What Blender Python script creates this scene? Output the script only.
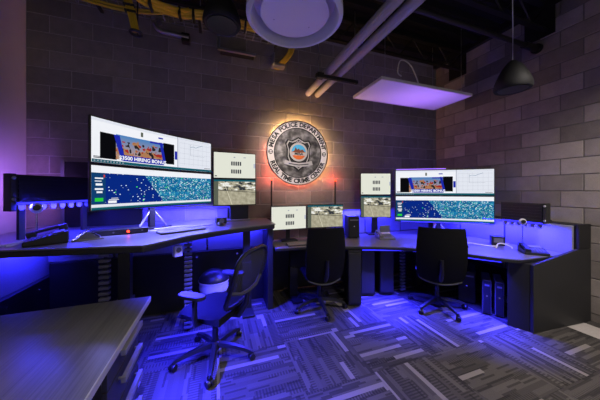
import bpy, bmesh, math, random
from mathutils import Vector, Matrix
random.seed(7)
PI = math.pi
S = bpy.context.scene
C = S.collection
for o in list(bpy.data.objects): bpy.data.objects.remove(o)

# ------------------------------------------------------------------ camera, world, exposure
cd = bpy.data.cameras.new('camera'); cam = bpy.data.objects.new('camera', cd); C.objects.link(cam)
cd.sensor_fit = 'HORIZONTAL'; cd.sensor_width = 36.0; cd.lens = 235/600*36.0
cd.shift_y = -10/600; cd.clip_start = 0.02
cam.location = (0, 0, 1.52); cam.rotation_euler = (PI/2, 0, -math.atan2(0.331, 0.9437))
S.camera = cam
W = bpy.data.worlds.new('world'); S.world = W; W.use_nodes = True
W.node_tree.nodes['Background'].inputs[0].default_value = (1.0, 0.93, 0.9, 1)
W.node_tree.nodes['Background'].inputs[1].default_value = 0.28
vs = S.view_settings
vs.view_transform = 'Standard'; vs.look = 'None'; vs.gamma = 1.0; vs.use_curve_mapping = False
vs.exposure = 0.0

BLUE = (0.028, 0.024, 1.0)
def area(name, loc, size, power, color, direction=(0, 0, -1), sy=None, spread=PI):
    l = bpy.data.lights.new(name, 'AREA'); l.energy = power; l.color = color
    l.shape = 'RECTANGLE'; l.size = size; l.size_y = sy or 0.03; l.spread = spread
    o = bpy.data.objects.new(name, l); C.objects.link(o); o.location = loc
    o.rotation_euler = Vector(direction).to_track_quat('-Z', 'Y').to_euler()
    return o
STRIPS = []
def strip_light(name, a, b, power, color=BLUE, down=(0, 0, -1), spread=PI):
    """area lamp stretched along the LED strip from a to b, shining along `down`"""
    a = Vector(a); b = Vector(b); x = (b-a).normalized(); z = -Vector(down).normalized(); STRIPS.append((a+z*0.007, b+z*0.007, color))
    y = z.cross(x).normalized(); z = x.cross(y)
    l = bpy.data.lights.new(name, 'AREA'); l.energy = power; l.color = color; l.shape = 'RECTANGLE'
    l.size = (b-a).length; l.size_y = 0.02; l.spread = spread
    o = bpy.data.objects.new(name, l); C.objects.link(o)
    o.matrix_world = Matrix.Translation((a+b)/2) @ Matrix((x, y, z)).transposed().to_4x4()
    return o

# LED strips of the consoles (left, centre, right), plus added ones at the screens
NARROW = math.radians(120)
strip_light('led_lamp', (-1.52, 2.60, 1.40), (-1.28, 3.05, 1.40), 20)
strip_light('led_lamp', (-1.1, 3.42, 1.28), (0.35, 3.42, 1.28), 24)
strip_light('led_lamp', (-0.46, 2.26, 1.03), (-0.12, 2.58, 1.03), 50, down=(0.1, -0.3, -1), spread=math.radians(105))
strip_light('led_lamp', (0.30, 2.80, 1.03), (0.57, 2.88, 1.03), 40, down=(0.1, -0.2, -1), spread=NARROW)
strip_light('led_lamp', (-0.485, 0.75, 0.685), (-0.485, 1.33, 0.685), 85, down=(0.75, 0.3, -1), spread=math.radians(75))
strip_light('led_lamp', (-0.485, 1.85, 0.685), (-0.485, 2.0, 0.685), 22, down=(0.7, 0.0, -1), spread=math.radians(80))
strip_light('led_lamp', (-1.63, 2.66, 1.52), (-1.38, 3.10, 1.52), 4.5, color=(0.45, 0.17, 1.0), down=(-1, 0.1, 0.05), spread=math.radians(110))
strip_light('led_lamp', (-1.70, 2.75, 1.02), (-1.70, 3.3, 1.02), 7, down=(-0.3, 0, -1), spread=NARROW)
strip_light('led_lamp', (-0.5, 3.32, 1.02), (0.55, 3.32, 1.02), 16, down=(0, 0.3, -1))
strip_light('led_lamp', (-0.98, 2.52, 1.335), (-0.12, 3.32, 1.335), 26, color=(0.2, 0.2, 1.0))  # added below the left screens to brighten the worktop
strip_light('led_lamp', (2.78, 3.02, 1.012), (3.80, 2.36, 1.012), 24)  # added below the right screens to wash the worktop blue
strip_light('led_lamp', (2.75, 3.10, 1.86), (3.35, 2.70, 1.86), 3.4, color=(0.34, 0.15, 1.0), down=(-0.3, -0.05, 1), spread=math.radians(88))  # added on the upper right screen to throw violet onto the hanging panel
strip_light('led_lamp', (1.95, 3.40, 1.18), (2.9, 3.40, 1.18), 34)
strip_light('led_lamp', (3.74, 1.65, 1.09), (3.74, 2.9, 1.09), 50)
strip_light('led_lamp', (1.85, 2.72, 0.70), (2.40, 2.50, 0.70), 68, down=(-0.1, -0.25, -1), spread=math.radians(85))
strip_light('led_lamp', (2.45, 2.45, 0.70), (3.02, 1.75, 0.70), 75, down=(-0.1, -0.1, -1), spread=math.radians(85))
# unseen fill spots added overhead for neutral light, housings built further down
FILL_SPOTS = [(-0.8, 0.56, 3.35, 130, 66), (1.3, 0.35, 3.35, 230, 148), (2.9, 0.35, 3.35, 470, 148)]
for (x, y, z, pw, cone) in FILL_SPOTS:
    l = bpy.data.lights.new('fill_spot_lamp', 'SPOT'); l.energy = pw; l.color = (1.0, 0.9, 0.83)
    l.spot_size = math.radians(cone); l.spot_blend = 1.0; l.shadow_soft_size = 0.12
    o = bpy.data.objects.new('fill_spot_lamp', l); C.objects.link(o); o.location = (x, y, z)
# accent spotlight aimed at the emblem (fixture: accent_spotlight below)
ACCENT = Vector((0.25, 1.0, 3.0)); AIM = (Vector((1.18, 3.53, 2.06))-ACCENT).normalized()
l = bpy.data.lights.new('accent_lamp', 'SPOT'); l.energy = 330; l.color = (1.0, 0.85, 0.75); l.spot_size = math.radians(38); l.spot_blend = 1.0; l.shadow_soft_size = 0.05
o = bpy.data.objects.new('accent_lamp', l); C.objects.link(o); o.location = ACCENT+AIM*0.09; o.rotation_euler = AIM.to_track_quat('-Z', 'Y').to_euler()
# ------------------------------------------------------------------ materials
def lin(c):
    return tuple(((v/255)/12.92 if v/255 <= 0.04045 else ((v/255+0.055)/1.055)**2.4) for v in c)
MATS = {}
def mat(name, color, rough=0.5, metal=0.0, spec=0.5, noise=0, nscale=30, bump=0, emis=0, alpha=1):
    m = bpy.data.materials.new(name); m.use_nodes = True
    nt = m.node_tree; p = nt.nodes['Principled BSDF']
    p.inputs['Base Color'].default_value = (*color, 1); p.inputs['Roughness'].default_value = rough
    p.inputs['Metallic'].default_value = metal; p.inputs['Specular IOR Level'].default_value = spec
    if alpha < 1: p.inputs['Alpha'].default_value = alpha
    if emis:
        p.inputs['Emission Color'].default_value = (*color, 1); p.inputs['Emission Strength'].default_value = emis
    if noise or bump:
        tc = nt.nodes.new('ShaderNodeTexCoord'); n = nt.nodes.new('ShaderNodeTexNoise')
        n.inputs['Scale'].default_value = nscale; n.inputs['Detail'].default_value = 6
        nt.links.new(tc.outputs['Object'], n.inputs['Vector'])
        if noise:
            mr = nt.nodes.new('ShaderNodeMapRange')
            mr.inputs['To Min'].default_value = 1-noise; mr.inputs['To Max'].default_value = 1+noise
            nt.links.new(n.outputs['Fac'], mr.inputs['Value'])
            mx = nt.nodes.new('ShaderNodeVectorMath'); mx.operation = 'SCALE'; mx.inputs[0].default_value = color
            nt.links.new(mr.outputs[0], mx.inputs['Scale']); nt.links.new(mx.outputs[0], p.inputs['Base Color'])
        if bump:
            b = nt.nodes.new('ShaderNodeBump'); b.inputs['Strength'].default_value = bump; b.inputs['Distance'].default_value = 0.01
            nt.links.new(n.outputs['Fac'], b.inputs['Height']); nt.links.new(b.outputs[0], p.inputs['Normal'])
    MATS[name] = m
    return m
def emit(name, color, strength=1.0):
    m = bpy.data.materials.new(name); m.use_nodes = True; nt = m.node_tree
    nt.nodes.clear(); o = nt.nodes.new('ShaderNodeOutputMaterial'); e = nt.nodes.new('ShaderNodeEmission')
    e.inputs[0].default_value = (*color, 1); e.inputs[1].default_value = strength
    nt.links.new(e.outputs[0], o.inputs[0]); MATS[name] = m
    return m
class N:
    """tiny node-graph writer"""
    def __init__(s, m): s.m = m; s.nt = m.node_tree
    def n(s, t, **k):
        x = s.nt.nodes.new(t)
        for a, b in k.items(): setattr(x, a, b)
        return x
    def put(s, sock, v):
        if hasattr(v, 'is_output'): s.nt.links.new(v, sock)
        else: sock.default_value = v
    def math(s, op, a, b=0.0, c=0.0):
        x = s.n('ShaderNodeMath', operation=op); s.put(x.inputs[0], a); s.put(x.inputs[1], b); s.put(x.inputs[2], c); return x.outputs[0]
    def mix(s, f, a, b):
        x = s.n('ShaderNodeMix', data_type='RGBA'); s.put(x.inputs[0], f)
        s.put(x.inputs[6], a if hasattr(a, 'is_output') else (*a, 1)); s.put(x.inputs[7], b if hasattr(b, 'is_output') else (*b, 1)); return x.outputs[2]
    def comb(s, x, y, z=0.0):
        c = s.n('ShaderNodeCombineXYZ'); s.put(c.inputs[0], x); s.put(c.inputs[1], y); s.put(c.inputs[2], z); return c.outputs[0]
    def white(s, v):
        w = s.n('ShaderNodeTexWhiteNoise', noise_dimensions='3D'); s.put(w.inputs['Vector'], v); return w.outputs['Value']
    def noise(s, v, scale, detail=3.0):
        w = s.n('ShaderNodeTexNoise'); s.put(w.inputs['Vector'], v); w.inputs['Scale'].default_value = scale; w.inputs['Detail'].default_value = detail; return w.outputs['Fac']
    def sep(s, v):
        x = s.n('ShaderNodeSeparateXYZ'); s.put(x.inputs[0], v); return x.outputs

def block_material(name, vary):
    m = mat(name, (0.2, 0.18, 0.17), 0.9, spec=0.2); g = N(m); p = m.node_tree.nodes['Principled BSDF']
    oi = g.n('ShaderNodeObjectInfo'); tc = g.n('ShaderNodeTexCoord')
    v = g.n('ShaderNodeVectorMath', operation='ADD'); g.put(v.inputs[0], tc.outputs['Object'])
    g.put(v.inputs[1], g.comb(g.math('MULTIPLY', oi.outputs['Random'], 37.0), g.math('MULTIPLY', oi.outputs['Random'], 91.0), 0))
    f = g.noise(v.outputs[0], 9, 5); f2 = g.noise(v.outputs[0], 160, 2)
    k = g.math('MULTIPLY_ADD', oi.outputs['Random'], vary, 0.95-vary/2)
    k = g.math('MULTIPLY', k, g.math('MULTIPLY_ADD', f, 0.5, 0.75)); k = g.math('MULTIPLY', k, g.math('MULTIPLY_ADD', f2, 0.5, 0.75))
    s = g.n('ShaderNodeVectorMath', operation='SCALE'); s.inputs[0].default_value = (0.240, 0.212, 0.194); g.put(s.inputs['Scale'], k)
    g.put(p.inputs['Base Color'], s.outputs[0])
    b = g.n('ShaderNodeBump'); b.inputs['Strength'].default_value = 0.5; b.inputs['Distance'].default_value = 0.006
    g.put(b.inputs['Height'], f2); g.put(p.inputs['Normal'], b.outputs[0])
    return m
def carpet_material():
    m = mat('carpet', (0.1, 0.09, 0.085), 0.95, spec=0.1); g = N(m); p = m.node_tree.nodes['Principled BSDF']
    oi = g.n('ShaderNodeObjectInfo'); tc = g.n('ShaderNodeTexCoord'); x, y, z = g.sep(tc.outputs['Object'])
    r = g.math('MULTIPLY', oi.outputs['Random'], 97.0)
    def cells(w, lo):
        cx = g.math('FLOOR', g.math('DIVIDE', x, w)); h = g.white(g.comb(cx, r, 3.1))
        cy = g.math('FLOOR', g.math('ADD', g.math('DIVIDE', y, lo), g.math('MULTIPLY', h, 9.0)))
        return g.white(g.comb(cx, cy, r)), cy
    a, cy = cells(0.0406, 0.6); b, _ = cells(0.0169, 0.16)
    hi = g.math('GREATER_THAN', a, 0.905)
    dk = g.math('MULTIPLY', g.math('LESS_THAN', b, 0.22), 0.6)
    col = g.mix(a, (0.045, 0.041, 0.039), (0.095, 0.086, 0.081)); col = g.mix(dk, col, (0.018, 0.017, 0.017))
    # fine cross ribs on some strips
    ribs = g.math('GREATER_THAN', g.math('SINE', g.math('MULTIPLY', y, 260.0)), 0.0)
    ribon = g.math('MULTIPLY', g.math('GREATER_THAN', g.math('FRACT', g.math('MULTIPLY', a, 7.3)), 0.62), g.math('MULTIPLY', ribs, 0.55))
    col = g.mix(ribon, col, (0.018, 0.017, 0.017))
    col = g.mix(hi, col, (0.19, 0.172, 0.162))
    fz = g.noise(tc.outputs['Object'], 420, 2)
    s = g.n('ShaderNodeVectorMath', operation='SCALE'); g.put(s.inputs[0], col); g.put(s.inputs['Scale'], g.math('MULTIPLY_ADD', fz, 1.0, 0.5))
    g.put(p.inputs['Base Color'], s.outputs[0])
    bm_ = g.n('ShaderNodeBump'); bm_.inputs['Strength'].default_value = 0.4; bm_.inputs['Distance'].default_value = 0.004
    g.put(bm_.inputs['Height'], fz); g.put(p.inputs['Normal'], bm_.outputs[0])
    return m
def grain_material(name, c0, c1, rough, axis):
    m = mat(name, c0, rough); g = N(m); p = m.node_tree.nodes['Principled BSDF']
    tc = g.n('ShaderNodeTexCoord'); mp = g.n('ShaderNodeMapping'); g.put(mp.inputs[0], tc.outputs['Object'])
    mp.inputs['Scale'].default_value = (130, 2, 20) if axis == 'y' else (3, 90, 20)
    f = g.noise(mp.outputs[0], 1.0, 4); f = g.math('SMOOTHSTEP', f, 0.35, 0.7) if False else f
    g.put(p.inputs['Base Color'], g.mix(f, c0, c1)); g.put(p.inputs['Roughness'], g.math('MULTIPLY_ADD', f, 0.06, rough-0.03))
    return m
block_material('concrete block', 0.36); block_material('concrete block varied', 0.75); carpet_material()
mat('mortar', (0.36, 0.33, 0.31), 0.95, noise=0.2, nscale=60)
mat('carpet plain', (0.05, 0.046, 0.044), 0.95, noise=0.5, nscale=90, spec=0.1); mat('mortar shaded', (0.12, 0.11, 0.105), 0.95, noise=0.2, nscale=60); mat('plaster', (0.42, 0.40, 0.42), 0.8, noise=0.05, nscale=8)  # second mortar: shadow in the right wall joints put into a darker colour
mat('ceiling black', (0.009, 0.0085, 0.009), 0.85, spec=0.2); mat('steel black', (0.012, 0.0115, 0.0125), 0.5, 0.3)
grain_material('desk top', (0.10, 0.10, 0.105), (0.17, 0.168, 0.17), 0.30, 'y')
grain_material('cabinet top', (0.012, 0.012, 0.012), (0.15, 0.15, 0.147), 0.31, 'y')
mat('edge band', (0.02, 0.02, 0.022), 0.4); mat('edge light', (0.30, 0.30, 0.29), 0.35)
mat('black laminate', (0.011, 0.011, 0.012), 0.5, noise=0.2, nscale=40)
mat('charcoal laminate', (0.019, 0.019, 0.020), 0.55, noise=0.12, nscale=60)
mat('panel fabric', (0.26, 0.26, 0.30), 0.95, noise=0.35, nscale=220, spec=0.1)
mat('black plastic', (0.012, 0.012, 0.013), 0.38); mat('matt black', (0.008, 0.008, 0.009), 0.7)
mat('grey plastic', (0.16, 0.16, 0.17), 0.4); mat('white plastic', (0.72, 0.72, 0.74), 0.35)
mat('comb plastic', (0.22, 0.22, 0.25), 0.5)
mat('chrome', (0.75, 0.75, 0.78), 0.18, 1.0); mat('steel', (0.45, 0.45, 0.47), 0.35, 0.9)
mat('chair cloth', (0.006, 0.006, 0.0065), 0.85, spec=0.12, noise=0.35, nscale=300); mat('chair mesh', (0.03, 0.03, 0.033), 0.7, alpha=0.72)
mat('pad grey', (0.04, 0.04, 0.042), 0.5); mat('white paint', (0.66, 0.64, 0.66), 0.45); mat('pvc', (0.36, 0.335, 0.345), 0.5)
mat('dish white', (0.76, 0.75, 0.79), 0.5)
mat('panel white', (0.82, 0.80, 0.84), 0.7); mat('yellow cable', (0.62, 0.42, 0.02), 0.45); mat('black cable', (0.01, 0.01, 0.01), 0.5)
mat('galvanised', (0.42, 0.42, 0.44), 0.4, 0.8, noise=0.15); mat('white cable', (0.7, 0.7, 0.72), 0.4)
mat('bag white', (0.8, 0.8, 0.83), 0.4, bump=0.8, nscale=40)
mat('led blue', BLUE, 0.5, emis=3); emit('led red', (1.0, 0.03, 0.01), 9.0); emit('led white', (1, .8, .6), 1.0)
mat('clear acrylic', (0.5, 0.5, 0.52), 0.3)

# ------------------------------------------------------------------ mesh helpers
class MB:
    def __init__(s): s.bm = bmesh.new()
    def box(s, x0, x1, y0, y1, z0, z1, M=None):
        vs_ = [s.bm.verts.new((x, y, z)) for z in (z0, z1) for y in (y0, y1) for x in (x0, x1)]
        for f in ((0, 2, 3, 1), (4, 5, 7, 6), (0, 1, 5, 4), (2, 6, 7, 3), (0, 4, 6, 2), (1, 3, 7, 5)):
            s.bm.faces.new([vs_[i] for i in f])
        if M is not None: bmesh.ops.transform(s.bm, matrix=M, verts=vs_)
        return s
    def cbox(s, c, d, M=None):
        return s.box(c[0]-d[0]/2, c[0]+d[0]/2, c[1]-d[1]/2, c[1]+d[1]/2, c[2]-d[2]/2, c[2]+d[2]/2, M)
    def prism(s, pts, z0, z1, M=None):
        b = [s.bm.verts.new((p[0], p[1], z0)) for p in pts]; t = [s.bm.verts.new((p[0], p[1], z1)) for p in pts]
        n = len(pts)
        s.bm.faces.new(b[::-1]); s.bm.faces.new(t)
        for i in range(n): s.bm.faces.new((b[i], b[(i+1) % n], t[(i+1) % n], t[i]))
        if M is not None: bmesh.ops.transform(s.bm, matrix=M, verts=b+t)
        return s
    def tube(s, pts, r, seg=8, cap=True):
        pts = [Vector(p) for p in pts]; rings = []
        rs = r if isinstance(r, (list, tuple)) else [r]*len(pts)
        up = Vector((0, 0, 1))
        for i, p in enumerate(pts):
            d = (pts[min(i+1, len(pts)-1)]-pts[max(i-1, 0)]).normalized()
            a = d.cross(up)
            if a.length < 1e-3: a = d.cross(Vector((0, 1, 0)))
            a.normalize(); b = d.cross(a)
            rings.append([s.bm.verts.new(p+(a*math.cos(2*PI*k/seg)+b*math.sin(2*PI*k/seg))*rs[i]) for k in range(seg)])
        for i in range(len(rings)-1):
            for k in range(seg):
                s.bm.faces.new((rings[i][k], rings[i][(k+1) % seg], rings[i+1][(k+1) % seg], rings[i+1][k]))
        if cap: s.bm.faces.new(rings[0][::-1]); s.bm.faces.new(rings[-1])
        return s
    def lathe(s, prof, seg=24, M=None, c=(0, 0, 0), sx=1.0, sy=1.0, cap=True):
        rings = []; allv = []
        for (r, z) in prof:
            ring = [s.bm.verts.new((c[0]+r*sx*math.cos(2*PI*k/seg), c[1]+r*sy*math.sin(2*PI*k/seg), c[2]+z)) for k in range(seg)]
            rings.append(ring); allv += ring
        for i in range(len(rings)-1):
            for k in range(seg):
                s.bm.faces.new((rings[i][k], rings[i][(k+1) % seg], rings[i+1][(k+1) % seg], rings[i+1][k]))
        if cap and prof[0] != prof[-1]:
            if prof[0][0] > 1e-4: s.bm.faces.new(rings[0][::-1])
            if prof[-1][0] > 1e-4: s.bm.faces.new(rings[-1])
        if M is not None: bmesh.ops.transform(s.bm, matrix=M, verts=allv)
        return s
    def grid(s, fn, nu, nv, close_back=None):
        """surface fn(u,v) with thickness given by close_back(u,v)"""
        f = [[s.bm.verts.new(fn(i/nu, j/nv)) for i in range(nu+1)] for j in range(nv+1)]
        for j in range(nv):
            for i in range(nu): s.bm.faces.new((f[j][i], f[j][i+1], f[j+1][i+1], f[j+1][i]))
        if close_back:
            b = [[s.bm.verts.new(close_back(i/nu, j/nv)) for i in range(nu+1)] for j in range(nv+1)]
            for j in range(nv):
                for i in range(nu): s.bm.faces.new((b[j][i+1], b[j][i], b[j+1][i], b[j+1][i+1]))
            for i in range(nu):
                s.bm.faces.new((f[0][i+1], f[0][i], b[0][i], b[0][i+1])); s.bm.faces.new((f[nv][i], f[nv][i+1], b[nv][i+1], b[nv][i]))
            for j in range(nv):
                s.bm.faces.new((f[j][0], f[j+1][0], b[j+1][0], b[j][0])); s.bm.faces.new((f[j+1][nu], f[j][nu], b[j][nu], b[j+1][nu]))
        return s
    def build(s, name, m, parent=None, smooth=False, bevel=0, seg=2, loc=None, rotz=0):
        bmesh.ops.recalc_face_normals(s.bm, faces=s.bm.faces[:])
        me = bpy.data.meshes.new(name); s.bm.to_mesh(me); s.bm.free()
        me.materials.append(MATS[m])
        if smooth:
            me.shade_smooth() if hasattr(me, 'shade_smooth') else None
            try: me.set_sharp_from_angle(angle=math.radians(40))
            except Exception: pass
        o = bpy.data.objects.new(name, me); C.objects.link(o)
        if parent is not None: o.parent = parent
        if loc is not None: o.location = loc
        if rotz: o.rotation_euler = (0, 0, rotz)
        if bevel:
            b = o.modifiers.new('bevel', 'BEVEL'); b.width = bevel; b.segments = seg; b.limit_method = 'ANGLE'; b.angle_limit = math.radians(40)
        return o
def thing(name, label, cat, loc=(0, 0, 0), rotz=0, group=None):
    o = bpy.data.objects.new(name, None); C.objects.link(o); o.location = loc; o.rotation_euler = (0, 0, rotz)
    o.empty_display_size = 0.1
    return tag(o, label, cat, group)
def tag(o, label, cat, group=None):
    o['label'] = label; o['category'] = cat
    if group: o['group'] = group
    return o
def struct(o, label=None):
    o['kind'] = 'structure'
    if label: o['label'] = label
    return o
def dup(root, loc, rotz, label, group=None):
    def cp(o, par):
        c = o.copy(); C.objects.link(c); c.parent = par
        for ch in o.children: cp(ch, c)
        return c
    r = cp(root, None); r.location = loc; r.rotation_euler = (0, 0, rotz); r['label'] = label
    if group: r['group'] = group
    return r
def RZ(a, c=(0, 0, 0)): return Matrix.Translation(c) @ Matrix.Rotation(a, 4, 'Z')
def text_mesh(txt, size, bold=0.0, align='CENTER'):
    """vertices and faces of flat lettering, centred on x, baseline middle on y"""
    cu = bpy.data.curves.new('lettering', 'FONT'); cu.body = txt; cu.size = size; cu.align_x = align; cu.align_y = 'CENTER'
    cu.offset = bold; cu.resolution_u = 3
    ob = bpy.data.objects.new('lettering', cu); C.objects.link(ob)
    dg = bpy.context.evaluated_depsgraph_get(); me = bpy.data.meshes.new_from_object(ob.evaluated_get(dg))
    vs_ = [v.co.copy() for v in me.vertices]; fs = [list(p.vertices) for p in me.polygons]
    bpy.data.objects.remove(ob); bpy.data.curves.remove(cu); bpy.data.meshes.remove(me)
    return vs_, fs

# ------------------------------------------------------------------ the room shell
XR, YB, XL, ZC = 4.12, 3.53, -2.04, 3.96
fl = struct(MB().box(XL-0.1, XR+0.1, -2.6, YB+0.1, -0.12, -0.006).build('floor', 'mortar'))
TS = 0.6096
tile = None
i0 = 0
for ix in range(-4, 7):
    for iy in range(0, 6):
        x = ix*TS+0.32; y = iy*TS+0.12
        if x+TS/2 > XR or x-TS/2 < XL: continue
        if y+TS/2 > YB+0.05: continue
        if tile is None:
            h = TS/2-0.0008
            tile = MB().box(-h, h, -h, h, -0.006, 0).build('carpet_tile', 'carpet', fl)
            o = tile
        else:
            o = tile.copy(); C.objects.link(o)
        o.location = (x, y, 0); o.rotation_euler = (0, 0, PI/2*((ix+iy) % 2)+PI*random.randint(0, 1))
# filler strips of carpet along the walls
for (x0, x1, y0, y1) in ((XL, -1.81, -1.2, YB), (-1.81, XR, 3.473, YB), (-1.81, XR, -1.2, -0.18), (3.98, XR, -0.18, 3.473)):
    MB().box(x0, x1, y0, y1, -0.006, -0.001).build('carpet_tile', 'carpet plain', fl)

CH, CL, J = 0.2032, 0.4064, 0.010
Z0 = 0.085-CH
wb = struct(MB().box(XL-0.2, XR+0.2, YB-0.003, YB+0.2, -0.12, ZC+0.1).build('wall_back', 'mortar'), 'grey concrete block wall behind the emblem')
wr = struct(MB().box(XR-0.002, XR+0.2, -1.2, YB+0.006, -0.12, ZC+0.1).build('wall_right', 'mortar shaded'), 'grey concrete block wall on the right')
wl = struct(MB().box(XL-0.2, XL, -2.6, YB, -0.12, ZC+0.1).build('wall_left', 'plaster'), 'smooth painted wall on the left')
def block_mesh(l):
    m = MB(); d = 0.004; h = (CH-J)/2; w = l/2
    m.bm = bmesh.new()
    a = [m.bm.verts.new(p) for p in ((-w, 0.01, -h), (w, 0.01, -h), (w, 0.01, h), (-w, 0.01, h))]
    b = [m.bm.verts.new(p) for p in ((-w, -0.004, -h), (w, -0.004, -h), (w, -0.004, h), (-w, -0.004, h))]
    c = [m.bm.verts.new(p) for p in ((-w+d, -0.008, -h+d), (w-d, -0.008, -h+d), (w-d, -0.008, h-d), (-w+d, -0.008, h-d))]
    for r, q in ((a, b), (b, c)):
        for k in range(4): m.bm.faces.new((r[k], r[(k+1) % 4], q[(k+1) % 4], q[k]))
    m.bm.faces.new(c)
    bmesh.ops.recalc_face_normals(m.bm, faces=m.bm.faces[:])
    return m
bfull = block_mesh(CL-J).build('block', 'concrete block', wb); bmeshd = bfull.data
bmeshr = bmeshd.copy(); bmeshr.materials[0] = MATS['concrete block varied']
first = [bfull]
rest = {}
def lay(wall, along0, along1, axis, fixed, zvis0, zvis1, phase):
    n = 0
    while True:
        z = Z0+CH*(n+0.5)
        if z+CH/2 > ZC: break
        a = along0-(CL/2 if (n+phase) % 2 else 0)
        while a < along1:
            l, r = max(a, along0), min(a+CL, along1)
            if r-l > 0.05:
                visible = zvis0 < z < zvis1
                loc = ((l+r)/2, fixed, z) if axis == 'x' else (fixed, (l+r)/2, z)
                rot = 0 if axis == 'x' else -PI/2
                if visible:
                    if first: o = first.pop()
                    else: o = bpy.data.objects.new('block', bmeshd if axis == 'x' else bmeshr); C.objects.link(o)
                    o.parent = wall; o.location = loc; o.rotation_euler = (0, 0, rot); o.scale = ((r-l-J)/(CL-J), 1, 1)
                else: rest.setdefault(wall.name, []).append((loc, rot, (r-l-J)/(CL-J)))
            a += CL
        n += 1
lay(wb, XL, XR, 'x', YB, 0.75, 3.9, 0)
lay(wr, 0.1, YB, 'y', XR, 0.0, 3.9, 1)
for wall in (wb, wr):
    if wall.name in rest:
        m = MB()
        for loc, rot, sc in rest[wall.name]:
            M = Matrix.Translation(loc) @ Matrix.Rotation(rot, 4, 'Z'); w = (CL-J)/2*sc; h = (CH-J)/2
            m.box(-w, w, -0.008, 0.01, -h, h, M)
        o = m.build('block_courses', 'concrete block', wall); o['kind'] = 'stuff'
# ceiling deck with ribs
m = MB().box(XL-0.2, XR+0.2, -2.6, YB+0.2, ZC+0.06, ZC+0.2)
cl = struct(m.build('ceiling', 'ceiling black'), 'black open ceiling deck')
rib = None
for k in range(16):
    y = -0.9+k*0.3
    if rib is None: rib = MB().prism([(-0.06, 0), (0.06, 0), (0.035, -0.06), (-0.035, -0.06)], XL, XR, Matrix(((0, 0, 1, 0), (1, 0, 0, 0), (0, 1, 0, 0), (0, 0, 0, 1)))).build('deck_rib', 'ceiling black', cl); o = rib
    else: o = rib.copy(); C.objects.link(o)
    o.location = (0, y, ZC+0.06)
# steel bar joists running across, bearing in dark pockets of the right wall
for k, y in enumerate((0.75, 1.86, 2.97)):
    t = thing('steel_joist', ['black open web steel joist overhead nearest the camera', 'black open web steel joist above the sprinkler pipe', 'black open web steel joist overhead near the emblem wall'][k], 'joist', (0, y, 3.62), 0, 'ceiling joists')
    MB().box(XL+.02, XR-0.02, -0.035, 0.035, 0.32, 0.35).build('top_chord', 'steel black', t)
    MB().box(XL+.02, XR-0.02, -0.03, 0.03, 0.0, 0.025).build('bottom_chord', 'steel black', t)
    n = 22; dx = (XR-XL-0.1)/n
    pts = [(XL+0.05+dx*i, 0, 0.015 if i % 2 else 0.33) for i in range(n+1)]
    MB().tube(pts, 0.011, 6).build('web', 'steel black', t)
for k, y in enumerate((1.93, 3.08)):
    o = MB().box(-0.006, 0.02, -0.16, 0.16, 0, 0.36).build('joist_pocket', 'ceiling black', wr, loc=(XR-0.011, y, 3.56))

# ------------------------------------------------------------------ emblem on the back wall
EX, EZ, ER = 1.175, 2.09, 0.50
em = thing('wall_emblem', 'round police department emblem with warm halo on the block wall', 'emblem', (EX, YB-0.085, EZ))
MXZ = Matrix(((1, 0, 0, 0), (0, 0, 1, 0), (0, 1, 0, 0), (0, 0, 0, 1)))    # xy drawing -> xz plane, +z of drawing -> +y
RX = Matrix.Rotation(PI/2, 4, 'X')                                        # drawing plane facing -y
mat('emblem ring', (0.82, 0.77, 0.74), 0.45, noise=0.08, nscale=8); mat('emblem rim', (0.03, 0.028, 0.028), 0.4, 0.5)
mm = mat('emblem field', (0.2, 0.19, 0.19), 0.35, 0.6); g = N(mm)
tc = g.n('ShaderNodeTexCoord'); f = g.noise(tc.outputs['Object'], 9, 8); f = g.math('POWER', f, 4.0); f = g.math('MULTIPLY', f, 6.0)
g.put(mm.node_tree.nodes['Principled BSDF'].inputs['Base Color'], g.mix(f, (0.03, 0.027, 0.027), (0.5, 0.48, 0.47)))
mat('emblem black', (0.01, 0.01, 0.011), 0.4); mat('emblem sky', lin((70, 170, 215)), 0.5); mat('emblem orange', lin((215, 105, 40)), 0.5)
mat('emblem brown', lin((110, 60, 40)), 0.5); mat('emblem silver', (0.6, 0.58, 0.56), 0.35, 0.4); mat('emblem green', lin((40, 80, 70)), 0.5)
EK = 1.15
def flat(pts_list, d0, d1, name, m, parent, M=RX):
    b = MB(); k = 1 if name in ('side_seal', 'seal_mark') else EK
    pts_list = [[(x*k, y*k) for x, y in q] for q in pts_list]
    for pts in pts_list: b.prism(pts, d0, d1, M)
    return b.build(name, m, parent)
def circ(r, n=64, cx=0, cy=0, a0=0, a1=2*PI): return [(cx+r*math.cos(a0+(a1-a0)*i/n), cy+r*math.sin(a0+(a1-a0)*i/n)) for i in range(n if a1-a0 > 6.2 else n+1)]
def annulus(r0, r1, z0, z1, n=64):
    b = MB(); b.lathe([(r0, z0), (r1, z0), (r1, z1), (r0, z1), (r0, z0)], n, RX); bmesh.ops.remove_doubles(b.bm, verts=b.bm.verts[:], dist=1e-5); return b
MB().lathe([(0, -0.002), (ER-0.006, -0.002), (ER-0.006, 0.008), (0, 0.008)], 64, RX).build('back_plate', 'emblem black', em)
annulus(ER-0.016, ER, 0.0, 0.026).build('rim', 'emblem rim', em)
annulus(0.385, ER-0.016, 0.0, 0.016).build('ring', 'emblem ring', em)
annulus(0.375, 0.386, 0.0, 0.022).build('inner_rim', 'emblem rim', em)
MB().lathe([(0, 0.004), (0.376, 0.004), (0.376, 0.012), (0, 0.012)], 64, RX).build('field', 'emblem field', em)
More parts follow.
